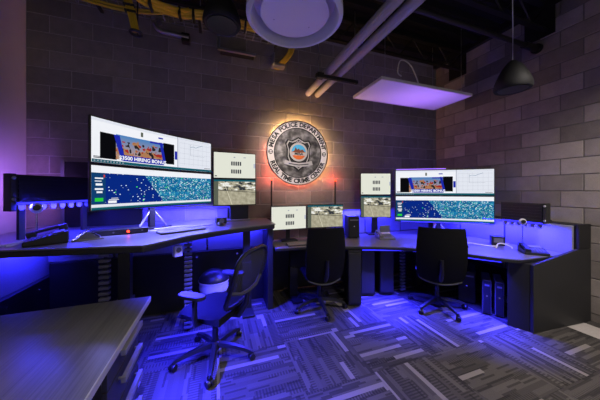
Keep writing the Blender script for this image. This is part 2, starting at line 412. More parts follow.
def arc_text(txt, r, a_mid, size, step, inward=False):
    b = MB(); n = len(txt)
    widths = []
    for ch in txt: widths.append({'I': 0.55, ' ': 0.62, 'M': 1.2, 'E': .95, 'L': .9, 'T': .95}.get(ch, 1.05))
    tot = sum(widths); acc = 0
    for ch, w in zip(txt, widths):
        c = acc+w/2-tot/2; acc += w
        if ch == ' ': continue
        a = a_mid+(c*step if inward else -c*step)
        vs_, fs = text_mesh(ch, size, 0.0042)
        rot = a-PI/2 if not inward else a+PI/2
        T = RX @ Matrix.Translation((r*math.cos(a), r*math.sin(a), 0.0185)) @ Matrix.Rotation(rot, 4, 'Z')
        nv = [b.bm.verts.new(T @ v) for v in vs_]
        for f_ in fs:
            try: b.bm.faces.new([nv[i] for i in f_])
            except ValueError: pass
    return b
arc_text('MESA POLICE DEPARTMENT', 0.434, PI/2, 0.094, 0.132).build('top_lettering', 'emblem black', em)
arc_text('REAL TIME CRIME CENTER', 0.434, -PI/2, 0.094, 0.124, True).build('bottom_lettering', 'emblem black', em)
for sx in (-1, 1):
    s_ = flat([circ(0.034, 20, sx*0.434, 0)], 0.016, 0.021, 'side_seal', 'emblem black', em)
    flat([[(sx*0.434-0.02, -0.018), (sx*0.434+0.02, -0.018), (sx*0.434+0.02, -0.004), (sx*0.434-0.02, -0.004)], [(sx*0.434-0.016, 0.004), (sx*0.434+0.016, 0.004), (sx*0.434+0.016, 0.02), (sx*0.434-0.016, 0.02)]], 0.021, 0.024, 'seal_mark', 'emblem ring', s_)
def shield(k):
    h = [(0, -0.245), (0.06, -0.20), (0.13, -0.145), (0.165, -0.06), (0.16, 0.05), (0.185, 0.125), (0.155, 0.175), (0.10, 0.16), (0.05, 0.185), (0, 0.215)]
    return [(x*k, y*k) for x, y in h]+[(-x*k, y*k) for x, y in h[-2:0:-1]]
flat([shield(1.0)], 0.012, 0.022, 'shield_edge', 'emblem black', em)
sh = flat([shield(0.90)], 0.022, 0.027, 'shield', 'emblem silver', em)
flat([shield(0.83)], 0.027, 0.028, 'shield_inset', 'emblem black', sh)
flat([circ(0.125, 40, 0, 0.01)], 0.028, 0.034, 'seal_border', 'emblem silver', em)
sl = flat([circ(0.10, 40, 0, 0.01)], 0.034, 0.036, 'seal_sky', 'emblem sky', em)
flat([[(-0.098, 0.0), (-0.06, 0.03), (-0.045, 0.075), (-0.02, 0.04), (0.0, 0.062), (0.02, 0.03), (0.05, 0.05), (0.098, 0.0)]], 0.036, 0.037, 'seal_hills', 'emblem brown', sl)
flat([circ(0.1, 24, 0, 0.01, PI, 2*PI)], 0.036, 0.0375, 'seal_ground', 'emblem orange', sl)
flat([[(-0.115, -0.035), (0.115, -0.035), (0.115, 0.005), (-0.115, 0.005)]], 0.0375, 0.039, 'name_band', 'emblem silver', em)
def flat_text(txt, size, x, z, d, name, m, parent, bold=0.002, M=RX):
    b = MB(); vs_, fs = text_mesh(txt, size, bold); T = M @ Matrix.Translation((x*EK, z*EK, d)) @ Matrix.Diagonal((EK, EK, 1, 1)); nv = [b.bm.verts.new(T @ v) for v in vs_]
    for f_ in fs:
        try: b.bm.faces.new([nv[i] for i in f_])
        except ValueError: pass
    return b.build(name, m, parent)
flat_text('MESA', 0.05, 0, -0.015, 0.0395, 'name_lettering', 'emblem black', em)
flat_text('POLICE', 0.035, 0, 0.15, 0.0285, 'shield_lettering', 'emblem silver', em, 0.001)
rb = flat([[(-0.185, -0.10), (-0.10, -0.125), (0, -0.135), (0.10, -0.125), (0.185, -0.10), (0.20, -0.155), (0.10, -0.178), (0, -0.188), (-0.10, -0.178), (-0.20, -0.155)]], 0.034, 0.04, 'ribbon', 'emblem silver', em)
flat([[(-0.14, -0.140), (0.0, -0.156), (0.14, -0.140), (0.14, -0.152), (0.0, -0.168), (-0.14, -0.152)]], 0.04, 0.041, 'ribbon_mark', 'emblem black', rb)
# stand-offs and halo lamps behind the disc
for a in (0.7, 2.4, 3.9, 5.5):
    MB().tube([(0.3*math.cos(a), 0.0, 0.3*math.sin(a)), (0.3*math.cos(a), 0.078, 0.3*math.sin(a))], 0.012, 8).build('stand_off', 'steel', em)
def halo(angle0, angle1, n, power, col):
    for i in range(n):
        a = angle0+(angle1-angle0)*i/max(1, n-1)
        l = bpy.data.lights.new('halo_lamp', 'POINT'); l.energy = power; l.color = col; l.shadow_soft_size = 0.012
        o = bpy.data.objects.new('halo_lamp', l); C.objects.link(o); o.location = (EX+0.455*math.cos(a), YB-0.045, EZ+0.455*math.sin(a))
halo(-0.7, 2.4, 11, 3.2, (1.0, 0.55, 0.18)); halo(3.0, 5.6, 10, 1.5, (1.0, 0.22, 0.14))

# ------------------------------------------------------------------ screens
def screen_mat(name, build):
    m = emit(name, (1, 1, 1)); g = N(m); e = [n for n in m.node_tree.nodes if n.type == 'EMISSION'][0]
    uv = g.n('ShaderNodeUVMap'); x, y, z = g.sep(uv.outputs[0])
    g.put(e.inputs[0], build(g, x, y, uv.outputs[0])); e.inputs[1].default_value = 1.0
    return m
def map_view(g, x, y, uv):
    d = g.math('GREATER_THAN', g.math('ADD', x, g.math('MULTIPLY', y, 0.16)), 0.52)
    v = g.comb(g.math('MULTIPLY', x, 3.4), y)
    base = g.mix(d, lin((8, 40, 128)), lin((14, 96, 150)))
    n = g.noise(v, 5.0, 4); base = g.mix(g.math('MULTIPLY', g.math('GREATER_THAN', n, 0.54), g.math('MULTIPLY', d, 0.55)), base, lin((40, 140, 190)))
    def dots(scale, thr, keep, seed):
        w = g.n('ShaderNodeTexVoronoi'); g.put(w.inputs['Vector'], g.comb(g.math('MULTIPLY', x, 3.4), y, seed)); w.inputs['Scale'].default_value = scale
        r = g.sep(w.outputs['Color'])[0]
        return g.math('MULTIPLY', g.math('LESS_THAN', w.outputs['Distance'], thr), g.math('LESS_THAN', r, keep))
    base = g.mix(g.math('MULTIPLY', dots(24, 0.36, 0.6, 1.0), d), base, lin((120, 215, 190)))
    base = g.mix(g.math('MULTIPLY', dots(19, 0.30, 0.4, 2.0), d), base, lin((240, 250, 250)))
    base = g.mix(dots(12, 0.2, 0.7, 3.0), base, lin((215, 230, 250)))
    base = g.mix(dots(6, 0.14, 0.25, 4.0), base, lin((60, 215, 70)))
    return base
def photo_people(g, x, y, uv):
    v = g.comb(g.math('MULTIPLY', x, 3.0), g.math('MULTIPLY', y, 1.2), 0)
    sky = g.mix(y, lin((190, 150, 120)), lin((70, 130, 190)))
    n1 = g.noise(v, 1.8, 2); n2 = g.noise(v, 3.4, 1)
    c = g.mix(g.math('GREATER_THAN', g.math('SUBTRACT', n1, g.math('MULTIPLY', y, 0.25)), 0.40), sky, lin((172, 122, 84)))
    band = g.math('LESS_THAN', g.math('ABSOLUTE', g.math('SUBTRACT', y, 0.42)), 0.34)
    c = g.mix(g.math('MULTIPLY', g.math('GREATER_THAN', n2, 0.60), band), c, lin((160, 44, 40)))
    c = g.mix(g.math('MULTIPLY', g.math('LESS_THAN', n2, 0.42), band), c, lin((40, 34, 36)))
    return c
def yard_camera(g, x, y, uv):
    v = g.comb(g.math('MULTIPLY', x, 1.7), y)
    n = g.noise(v, 6.0, 6); c = g.mix(n, lin((98, 92, 70)), lin((214, 208, 182)))
    top = g.math('GREATER_THAN', y, 0.62)
    n2 = g.noise(g.comb(g.math('MULTIPLY', x, 3.2), g.math('MULTIPLY', y, 5.0), 4.0), 1.9, 2)
    c = g.mix(g.math('MULTIPLY', top, g.math('LESS_THAN', n2, 0.44)), c, lin((52, 56, 62)))
    c = g.mix(g.math('MULTIPLY', top, g.math('GREATER_THAN', n2, 0.57)), c, lin((236, 236, 230)))
    # perspective kerb lines of the yard
    k = g.math('ABSOLUTE', g.math('SUBTRACT', x, g.math('MULTIPLY_ADD', y, -0.22, 0.36)))
    c = g.mix(g.math('LESS_THAN', k, 0.007), c, lin((220, 214, 190)))
    k2 = g.math('ABSOLUTE', g.math('SUBTRACT', y, g.math('MULTIPLY_ADD', x, -0.10, 0.63)))
    c = g.mix(g.math('LESS_THAN', k2, 0.012), c, lin((70, 70, 66)))
    return c
screen_mat('map view', map_view); screen_mat('photo people', photo_people); screen_mat('yard camera', yard_camera)
for nm, c in {'page white': (240, 242, 248), 'page pale': (226, 230, 240), 'page cream': (226, 228, 214), 'scr blue': (28, 40, 170), 'scr black': (10, 10, 14), 'scr teal': (20, 88, 104),
              'scr grey': (150, 158, 172), 'scr line': (186, 190, 204), 'scr text': (46, 48, 60), 'scr green': (40, 200, 60), 'scr sidebar': (16, 62, 110), 'scr white': (255, 255, 255), 'scr ink': (120, 150, 175), 'scr olive': (90, 96, 84)}.items(): emit(nm, lin(c), 1.0)

class Screen:
    """a monitor facing local -y; (s,t) in 0..1 over the visible panel; concave when sag > 0"""
    def __init__(s, root, w, h, sag, z0):
        s.root = root; s.w = w; s.h = h; s.sag = sag; s.z0 = z0; s.layer = 1
    def p(s, a, t, off=0.0):
        x = (a-0.5)*s.w; return Vector((x, -s.sag*(2*(a-0.5))**2-off, s.z0+t*s.h))
    def body(s, bezel=0.012, deep=0.03, case='black plastic'):
        b = bezel; w = s.w; h = s.h; n = 16 if s.sag else 2
        fa, ft = b/w, b/h
        F = lambda u, v: s.p(-fa+u*(1+2*fa), -ft+v*(1+2*ft), 0.0)
        B = lambda u, v: s.p(-fa+u*(1+2*fa), -ft+v*(1+2*ft), -deep)
        MB().grid(F, n, 2, B).build('case', case, s.root, bevel=0.004)
        MB().cbox((0, deep+0.02, s.z0+h/2), (min(0.3, w*0.5), 0.045, min(0.16, h*0.5))).build('mount_plate', case, s.root, bevel=0.004)
        s.scr = s.quad('screen', 0, 1, 0, 1, 'page white', s.root)
        return s
    def poly(s, name, corners, m, parent=None, nu=10, nv=1):
        """corners (s,t): bottom-left, bottom-right, top-right, top-left"""
        off = 0.0004*s.layer+0.0008; s.layer += 1
        c = [Vector(q) for q in corners]
        def P(u, v):
            q = (c[0]*(1-u)+c[1]*u)*(1-v)+(c[3]*(1-u)+c[2]*u)*v
            return s.p(q.x, q.y, off)
        if not s.sag: nu = 1
        b = MB(); b.grid(P, nu, nv); me_uv = b.bm.loops.layers.uv.new('UVMap')
        vlist = [(i/nu, j/nv) for j in range(nv+1) for i in range(nu+1)]
        b.bm.verts.index_update()
        for f_ in b.bm.faces:
            for l in f_.loops: l[me_uv].uv = vlist[l.vert.index]
        me = bpy.data.meshes.new(name); b.bm.to_mesh(me); b.bm.free(); me.materials.append(MATS[m])
        o = bpy.data.objects.new(name, me); C.objects.link(o); o.parent = parent if parent is not None else s.scr
        return o
    def quad(s, name, s0, s1, t0, t1, m, parent=None): return s.poly(name, [(s0, t0), (s1, t0), (s1, t1), (s0, t1)], m, parent, nu=max(2, int(60*(s1-s0))))
    def many(s, name, rects, m):
        off = 0.0004*s.layer+0.0008; s.layer += 1; b = MB()
        for (s0, s1, t0, t1) in rects:
            nv = [b.bm.verts.new(s.p(a, t, off)) for a, t in ((s0, t0), (s1, t0), (s1, t1), (s0, t1))]; b.bm.faces.new(nv)
        me = bpy.data.meshes.new(name); b.bm.to_mesh(me); b.bm.free(); me.materials.append(MATS[m])
        o = bpy.data.objects.new(name, me); C.objects.link(o); o.parent = s.scr; return o
    def line(s, name, pts, wid, m):
        b = MB(); off = 0.0004*s.layer+0.0008; s.layer += 1; asp = s.w/s.h
        for (a, t), (a2, t2) in zip(pts, pts[1:]):
            d = Vector(((a2-a)*asp, t2-t)); d.normalize(); nx, ny = -d.y*wid/asp, d.x*wid
            nv = [b.bm.verts.new(s.p(x, y, off)) for x, y in ((a+nx, t+ny), (a2+nx, t2+ny), (a2-nx, t2-ny), (a-nx, t-ny))]; b.bm.faces.new(nv)
        me = bpy.data.meshes.new(name); b.bm.to_mesh(me); b.bm.free(); me.materials.append(MATS[m])
        o = bpy.data.objects.new(name, me); C.objects.link(o); o.parent = s.scr; return o
    def text(s, name, txt, a, t, size, m, bold=0.0):
        off = 0.0004*s.layer+0.0008; s.layer += 1; b = MB(); vs_, fs = text_mesh(txt, size, bold)
        nv = [b.bm.verts.new(s.p(a+v.x/s.w, t+v.y/s.h, off)) for v in vs_]
        for f_ in fs:
            try: b.bm.faces.new([nv[i] for i in f_])
            except ValueError: pass
        me = bpy.data.meshes.new(name); b.bm.to_mesh(me); b.bm.free(); me.materials.append(MATS[m])
        o = bpy.data.objects.new(name, me); C.objects.link(o); o.parent = s.scr; return o
def upper_page(q):
    q.quad('chart_page', 0.655, 1, 0.07, 1, 'page pale'); q.quad('window_gap', 0.645, 0.655, 0.07, 1, 'scr line')
    q.quad('page_header', 0.0, 0.645, 0.93, 1, 'page pale'); q.many('toolbar', [(0.66, 0.99, 0.955, 0.962)], 'scr line')
    q.quad('banner_side', 0.05, 0.155, 0.10, 0.70, 'scr black'); q.quad('banner_side', 0.515, 0.615, 0.14, 0.74, 'scr black')
    q.quad('banner_photo', 0.15, 0.515, 0.12, 0.72, 'photo people')
    q.poly('banner_stripe', [(0.185, 0.10), (0.215, 0.10), (0.175, 0.70), (0.135, 0.70)], 'scr blue')
    q.poly('banner_stripe', [(0.515, 0.13), (0.54, 0.13), (0.505, 0.73), (0.48, 0.73)], 'scr blue')
    q.quad('banner_strip', 0.20, 0.52, 0.09, 0.24, 'scr blue')
    q.text('headline', '$3500 HIRING BONUS', 0.355, 0.165, 0.052*q.h/0.4, 'scr white', 0.0012)['kind'] = 'stuff'
    q.quad('banner_bar', 0.40, 0.515, 0.665, 0.72, 'scr blue')
    q.many('crest', [(0.327, 0.345, 0.78, 0.90)], 'scr olive'); q.many('site_logo', [(0.47, 0.51, 0.83, 0.87)], 'scr blue')
    q.many('footer_text', [(0.01, 0.06, 0.095, 0.115), (0.01, 0.05, 0.125, 0.14)], 'scr text')
    q.quad('side_tab', 0.618, 0.642, 0.30, 0.55, 'scr blue')
    q.many('chart_grid', [(0.665+i*0.047, 0.6665+i*0.047, 0.16, 0.88) for i in range(7)]+[(0.665, 0.985, 0.2+j*0.16, 0.206+j*0.16) for j in range(5)], 'scr line')
    q.line('chart_line', [(0.77, 0.74), (0.80, 0.78), (0.83, 0.755), (0.855, 0.80), (0.88, 0.83), (0.90, 0.86)], 0.007, 'scr ink')
    q.many('chart_axis', [(0.772, 0.7745, 0.48, 0.83), (0.772, 0.92, 0.48, 0.487)], 'scr grey')
    q.many('chart_footer', [(0.92, 0.985, 0.10, 0.115)], 'scr text')
    q.quad('taskbar', 0, 1, 0, 0.07, 'scr teal')
    q.many('task_icons', [(0.01+i*0.02, 0.02+i*0.02, 0.02, 0.05) for i in range(10)], 'scr grey')
def lower_page(q):
    q.quad('map_view', 0, 1, 0.12, 0.84, 'map view'); q.quad('sidebar', 0, 0.085, 0.12, 0.84, 'scr sidebar')
    q.many('sidebar_text', [(0.02, 0.07, 0.70, 0.73), (0.025, 0.065, 0.55, 0.60), (0.02, 0.07, 0.45, 0.49), (0.03, 0.065, 0.38, 0.42), (0.02, 0.06, 0.64, 0.66)], 'page white')
    q.many('sidebar_badge', [(0.02, 0.07, 0.19, 0.27)], 'scr green'); q.many('alert_icon', [(0.072, 0.08, 0.74, 0.80)], 'led red screen')
    q.many('map_legend', [(0.10, 0.155, 0.14, 0.20), (0.105, 0.17, 0.215, 0.23), (0.12, 0.165, 0.25, 0.262)], 'page white')
    q.quad('status_bar', 0, 1, 0.055, 0.12, 'page pale'); q.quad('taskbar', 0, 1, 0, 0.055, 'scr teal')
emit('led red screen', lin((220, 60, 50)), 1.0)
def list_page(q):
    q.quad('document_page', 0, 1, 0, 1, 'page cream')
    q.many('code_bars', [(0.40+i*0.052, 0.435+i*0.052, z, z+0.16) for i in range(5) for z in (0.18, 0.50)], 'scr text')['kind'] = 'stuff'
    q.many('page_marks', [(0.46, 0.50, 0.81, 0.85), (0.70, 0.76, 0.82, 0.85)], 'scr grey'); q.many('page_button', [(0.02, 0.07, 0.05, 0.09)], 'scr text')
    q.quad('scroll_tab', 0.955, 1.0, 0.42, 0.6, 'scr line')
def yard_page(q):
    q.quad('camera_picture', 0.10, 1, 0, 0.93, 'yard camera'); q.quad('tool_column', 0, 0.10, 0, 0.93, 'scr olive'); q.quad('title_bar', 0, 1, 0.93, 1, 'scr teal')
def monitor(name, label, loc, rotz, w, h, sag, content, cat='monitor', group=None, tilt=0, case='black plastic'):
    t = thing(name, label, cat, loc, rotz, group); t.rotation_euler = (tilt, 0, rotz)
    q = Screen(t, w, h, sag, 0.0).body(case=case); content(q); return t

# ------------------------------------------------------------------ raised console in the left corner
def smooth_curve(pts, n=6):
    out = []
    P_ = [pts[0]]+pts+[pts[-1]]
    for i in range(1, len(P_)-2):
        p0, p1, p2, p3 = [Vector(q) for q in P_[i-1:i+3]]
        for k in range(n):
            t = k/n; out.append(tuple(0.5*((2*p1)+(p2-p0)*t+(2*p0-5*p1+4*p2-p3)*t*t+(3*p1-p0-3*p2+p3)*t**3)))
    out.append(tuple(pts[-1])); return out
LZ = 1.10
front = smooth_curve([(-1.93, 2.30), (-1.2, 2.195), (-0.62, 2.09), (-0.50, 2.10), (-0.24, 2.39), (0.12, 2.63), (0.40, 2.76), (0.60, 2.83)], 5)
ld = thing('sit_stand_desk', 'raised dark corner desk under the stacked screens on the left', 'desk', (0, 0, 0))
MB().prism(front+[(0.68, 2.86), (0.69, 3.49), (-1.93, 3.49)], LZ-0.012, LZ).build('worktop', 'desk top', ld, bevel=0.003)
MB().prism([(x, y+0.006) for x, y in front]+[(0.674, 2.868), (0.684, 3.485), (-1.925, 3.485)], LZ-0.058, LZ-0.012).build('worktop_edge', 'edge band', ld, bevel=0.012, seg=3)
def lift_leg(x, y, z, par, name='leg'):
    l = MB().cbox((x, y, z*0.29), (0.115, 0.10, z*0.58)).build(name, 'black laminate', par, bevel=0.004)
    MB().cbox((x, y, z*0.75), (0.085, 0.07, z*0.5-0.002)).build('inner_column', 'black plastic', l)
    MB().cbox((x, y, 0.012), (0.14, 0.5, 0.024)).build('foot', 'black laminate', l, bevel=0.004)
for (x, y) in ((-0.74, 2.38), (-0.98, 3.15), (0.35, 3.08)): lift_leg(x, y, LZ-0.058, ld)
def cable_chain(x, y, z0, z1, par):
    c = MB().box(x-0.012, x+0.012, y+0.012, y+0.022, z0, z1).build('cable_chain', 'black plastic', par)
    n = int((z1-z0)/0.045); lk = None
    for i in range(n):
        z = z0+(i+0.5)*(z1-z0)/n
        if lk is None:
            lk = MB().cbox((0, 0, 0), (0.075, 0.045, 0.026)).build('chain_link', 'grey plastic', c, bevel=0.005); o = lk
        else: o = lk.copy(); C.objects.link(o)
        o.location = (x, y, z)
cable_chain(-0.90, 2.42, 0.02, LZ-0.06, ld); cable_chain(-0.30, 2.80, 0.02, LZ-0.06, ld)
# fixed base along the walls behind the desk: dark lower cabinet, fabric panel above
lb = thing('console_base', 'dark base cabinet with blue lit fabric back panels under the raised desk', 'console', (0, 0, 0))
for (x0, x1, y0, y1, z0, z1, nm, m_) in (
        (-1.93, -1.72, 2.33, 3.49, 0, 0.58, 'lower_panel', 'black laminate'), (-1.72, 0.66, 3.30, 3.49, 0, 0.72, 'lower_panel', 'black laminate'),
        (-1.90, -1.77, 2.33, 3.49, 0.58, 1.03, 'fabric_panel', 'panel fabric'), (-1.15, -0.14, 3.36, 3.48, 0.72, 1.03, 'fabric_panel', 'panel fabric'), (-0.12, 0.62, 3.36, 3.48, 0.72, 1.03, 'fabric_panel', 'panel fabric'),
        (-1.76, -1.17, 3.36, 3.48, 0.72, 1.03, 'fabric_panel', 'panel fabric'), (0.60, 0.67, 2.95, 3.30, 0, 1.03, 'end_panel', 'black laminate')):
    MB().box(x0, x1, y0, y1, z0, z1).build(nm, m_, lb, bevel=0.004)
for (x, y, z, d) in ((-1.72, 2.75, 0.50, 'x'), (-1.72, 3.15, 0.50, 'x'), (-0.25, 3.30, 0.66, 'y'), (0.25, 3.30, 0.66, 'y')):
    a, b = ((x-0.002, y, z), (x+0.012, y, z)) if d == 'x' else ((x, y+0.002, z), (x, y-0.012, z))
    MB().tube([a, b], 0.012, 10).build('lock', 'chrome', lb)

# equipment rail carrying the LED strip, with comb of cable slots
def equipment_rail(label, loc, rotz, length, teeth, leg_h, bolts_end):
    t = thing('equipment_rail', label, 'rail', loc, rotz)          # local x along the rail, face at -y, origin on the desk
    z0 = leg_h; H = 0.235
    MB().box(0, length, 0.0, 0.05, z0, z0+H).build('rail_body', 'black laminate', t, bevel=0.004)
    for i in range(6):
        MB().box(0.02, length-0.01, -0.010, 0.0, z0+0.012+i*0.037, z0+0.012+i*0.037+0.026).build('slat', 'black plastic', t)
    x0 = -0.035 if bolts_end > 0 else length
    e = MB().box(x0, x0+0.035, -0.02, 0.06, z0-(0.07 if bolts_end > 0 else 0.0), z0+H+0.005).build('end_cap', 'charcoal laminate', t, bevel=0.004)
    for zz in (z0+0.03, z0+H-0.03):
        MB().lathe([(0, 0), (0.013, 0), (0.013, 0.006), (0.008, 0.01), (0, 0.01)], 12, Matrix.Translation((x0+0.0175, -0.02, zz)) @ RX).build('bolt', 'steel', e)
    cb = MB().box(0.0, length, 0.012, 0.03, z0-0.02, z0).build('comb', 'comb plastic', t)
    st = (length-0.02)/teeth
    for i in range(teeth):
        x = 0.015+st*(i+0.5); r = st*0.30
        MB().prism([(x-r, z0-0.02), (x+r, z0-0.02), (x+r*0.9, z0-0.055), (x+r*0.5, z0-0.068), (x-r*0.5, z0-0.068), (x-r*0.9, z0-0.055)], -0.028, -0.012, RX).build('comb_tooth', 'comb plastic', cb)
    MB().box(0.02, length-0.02, -0.005, 0.008, z0-0.012, z0-0.001).build('led_strip', 'led blue', t)
    for x in (0.12, length-0.08) if bolts_end < 0 else ():
        MB().box(x-0.02, x+0.02, 0.05, 0.30, z0+0.0005, z0+0.02).build('bracket', 'steel black', t)
    for x in (0.06, length-0.06) if bolts_end > 0 else ():
        MB().box(x-0.02, x+0.02, 0.02, 0.05, 0, z0).build('post', 'black plastic', t)
    return t
ra = math.atan2(0.535, 0.29)
equipment_rail('black slatted equipment rail with blue lit comb at the left wall', (-1.575, 2.60, LZ), ra, 0.62, 8, 0.315, 1)
o = thing('desk_screen', 'black upright privacy panel behind the left stacked screens', 'panel', (-1.62, 3.36, LZ))
MB().box(0, 0.75, 0, 0.05, 0.0, 0.74).build('panel', 'matt black', o, bevel=0.003)
MB().box(-0.03, 0.0, -0.012, 0.05, 0.0, 0.76).build('lit_edge', 'grey plastic', o, bevel=0.003)  # lighter grey end piece, light catching the panel edge put into its colour

# stacked ultrawide screens, left
LA = 0.80
lc = Vector((-0.571, 2.883, 0))
back = Vector((-math.sin(LA), math.cos(LA), 0))
monitor('ultrawide_monitor', 'curved ultrawide monitor showing a hiring bonus web page, upper left stack', (lc.x, lc.y, 1.754), LA, 1.282, 0.374, 0.055, upper_page, group='ultrawide monitors')
monitor('ultrawide_monitor', 'curved ultrawide monitor showing a blue map, lower left stack', (lc.x, lc.y, 1.352), LA, 1.282, 0.374, 0.055, lower_page, group='ultrawide monitors')
def monitor_post(label, loc, rotz, h, arms, wide=0.5):
    t = thing('monitor_stand', label, 'stand', loc, rotz)
    MB().cbox((0, 0, 0.008), (0.34, 0.22, 0.016)).build('base_plate', 'black plastic', t, bevel=0.005)
    MB().box(-0.03, 0.03, -0.02, 0.02, 0.016, h).build('post', 'black plastic', t)
    for z in arms:
        MB().cbox((0, -0.05, z), (0.12, 0.075, 0.09)).build('arm', 'black plastic', t, bevel=0.004)
    MB().tube([(-0.15, -0.03, 0.016), (-0.02, 0, 0.20)], 0.012, 8).build('brace', 'steel', t); MB().tube([(0.15, -0.03, 0.016), (0.02, 0, 0.20)], 0.012, 8).build('brace', 'steel', t)
    return t
p = lc+back*0.165; monitor_post('black post stand with braces behind the left ultrawide screens', (p.x, p.y, LZ), LA, 0.90, (0.44, 0.84))
# narrower stacked pair right of them
sa = math.atan2(0.10, 1.0)
sx_, sy_ = 0.231, 3.362
monitor('flat_monitor', 'flat monitor with pale list page beside the left ultrawide stack', (sx_, sy_, 1.686), sa, 0.558, 0.342, 0, list_page, group='flat monitors')
monitor('flat_monitor', 'flat monitor with sepia yard picture low beside the left ultrawide stack', (sx_, sy_, 1.318), sa, 0.558, 0.342, 0, yard_page, group='flat monitors')
t = thing('monitor_stand', 'black block stand under the small left screen pair', 'stand', (sx_+0.01, sy_+0.09, LZ), sa)
MB().cbox((0, -0.09, 0.010), (0.32, 0.22, 0.02)).build('base_plate', 'grey plastic', t, bevel=0.005); MB().box(-0.09, 0.15, -0.14, -0.012, 0.02, 0.205).build('stand_block', 'matt black', t, bevel=0.004); MB().box(-0.11, 0.13, -0.012, 0.02, 0.02, 0.78).build('post', 'black plastic', t, bevel=0.004)

# ------------------------------------------------------------------ centre and right consoles
RD = 0.775
rd = thing('corner_desk', 'long dark desk curving from the emblem wall to the right wall', 'desk')
edge = smooth_curve([(0.70, 2.93), (1.2, 2.86), (1.68, 2.70), (2.02, 2.56), (2.36, 2.36), (2.66, 2.07), (2.88, 1.76), (3.02, 1.61), (3.12, 1.585)], 5)
MB().prism(edge+[(3.84, 1.55), (3.86, 3.42), (0.70, 3.46)], RD-0.012, RD).build('worktop', 'desk top', rd, bevel=0.003)
MB().prism([(x, y+0.006) for x, y in edge]+[(3.835, 1.556), (3.855, 3.415), (0.705, 3.455)], RD-0.045, RD-0.012).build('worktop_edge', 'edge band', rd, bevel=0.01, seg=3)
for (x, y) in ((1.02, 3.22), (2.98, 2.9)): lift_leg(x, y, RD-0.045, rd)
cable_chain(2.60, 2.80, 0.02, RD-0.05, rd)
rb_ = thing('console_base', 'black end cabinet with tall blue lit fabric back at the right wall', 'console')
def vert_prism(pts, y0, y1, M=None):     # outline in x,z extruded along y
    b = MB(); T = Matrix(((1, 0, 0, 0), (0, 0, 1, 0), (0, 1, 0, 0), (0, 0, 0, 1))); b.prism(pts, y0, y1, (M @ T) if M is not None else T); return b
Me = Matrix.Translation((3.15, 1.545, 0)) @ Matrix.Rotation(math.atan2(-0.07, 0.95), 4, 'Z')
vert_prism([(0, 0.0), (0.945, 0.0), (0.945, 0.84), (0.72, 0.84), (0, 0.722)], -0.02, 0.012, Me).build('end_panel', 'charcoal laminate', rb_, bevel=0.003)
MB().prism([(3.15, 1.56), (3.38, 1.555), (3.30, 1.80), (3.07, 1.72)], 0.0, 0.725).build('end_pedestal', 'black laminate', rb_, bevel=0.004)
vert_prism([(0.735, 0.845), (0.945, 0.845), (0.945, 1.125), (0.735, 1.125)], -0.02, 0.012, Me).build('end_cap', 'black laminate', rb_, bevel=0.004)
MB().box(3.90, 4.09, 1.515, 3.40, 0.0, 1.12).build('back_box', 'black laminate', rb_, bevel=0.004)
for (a, b) in ((1.52, 2.19), (2.21, 2.84), (2.86, 3.38)): MB().box(3.865, 3.90, a, b, 0.40, 1.105).build('fabric_panel', 'panel fabric', rb_, bevel=0.004)
MB().box(0.72, 3.86, 3.47, 3.51, 0.0, 0.72).build('lower_panel', 'black laminate', rb_)
for (a, b) in ((1.66, 2.40), (2.42, 3.16), (3.18, 3.85)): MB().box(a, b, 3.465, 3.505, 0.78, 1.20).build('fabric_panel', 'panel fabric', rb_, bevel=0.004)
# pedestals in front of the centre
for k, (x, y, w, d, lab) in enumerate(((1.74, 2.80, 0.17, 0.30, 'narrow black support cabinet under the desk between the two panel back chairs'), (2.05, 2.92, 0.20, 0.16, 'black support column deep under the desk beside the blue glow'), (2.36, 2.93, 0.20, 0.30, 'black support cabinet under the desk left of the right chair'))):
    o = thing('desk_pedestal', lab, 'cabinet', (x, y, 0), -0.35)
    MB().box(-w/2, w/2, -d/2, d/2, 0.02, RD-0.047).build('body', 'black laminate', o, bevel=0.004); MB().box(-w/2+0.01, w/2-0.01, -d/2-0.012, -d/2, 0.05, RD-0.08).build('door', 'charcoal laminate', o, bevel=0.003)
    MB().box(-w/2+0.015, w/2-0.015, -d/2+0.02, d/2-0.02, 0, 0.02).build('plinth', 'matt black', o)
equipment_rail('black slatted equipment rail with blue lit comb above the right desk', (3.70, 2.15, RD), -PI/2, 0.455, 6, 0.345, -1)

RA = -0.5846
rc = Vector((3.307, 2.738, 0)); backr = Vector((-math.sin(RA), math.cos(RA), 0))
monitor('ultrawide_monitor', 'curved ultrawide monitor showing a hiring bonus web page, upper right stack', (rc.x, rc.y, 1.443), RA, 1.352, 0.388, 0.055, upper_page, group='ultrawide monitors')
monitor('ultrawide_monitor', 'curved ultrawide monitor showing a blue map, lower right stack', (rc.x, rc.y, 1.030), RA, 1.352, 0.388, 0.055, lower_page, group='ultrawide monitors')
p = rc+backr*0.165; monitor_post('black post stand with braces behind the right ultrawide screens', (p.x, p.y, RD), RA, 0.92, (0.45, 0.87))
pa = -0.32; px_, py_ = 2.475, 3.262
monitor('flat_monitor', 'flat monitor with pale list page beside the right ultrawide stack', (px_, py_, 1.447), pa, 0.49, 0.345, 0, list_page, group='flat monitors')
monitor('flat_monitor', 'flat monitor with sepia yard picture low beside the right ultrawide stack', (px_, py_, 1.072), pa, 0.49, 0.345, 0, yard_page, group='flat monitors')
t = thing('monitor_stand', 'black block stand under the small right screen pair', 'stand', (px_+0.03, py_+0.07, RD), pa)
MB().cbox((0, 0, 0.010), (0.26, 0.18, 0.02)).build('base_plate', 'black plastic', t, bevel=0.005); MB().box(-0.05, 0.05, -0.006, 0.02, 0.02, 0.85).build('post', 'black plastic', t, bevel=0.004)
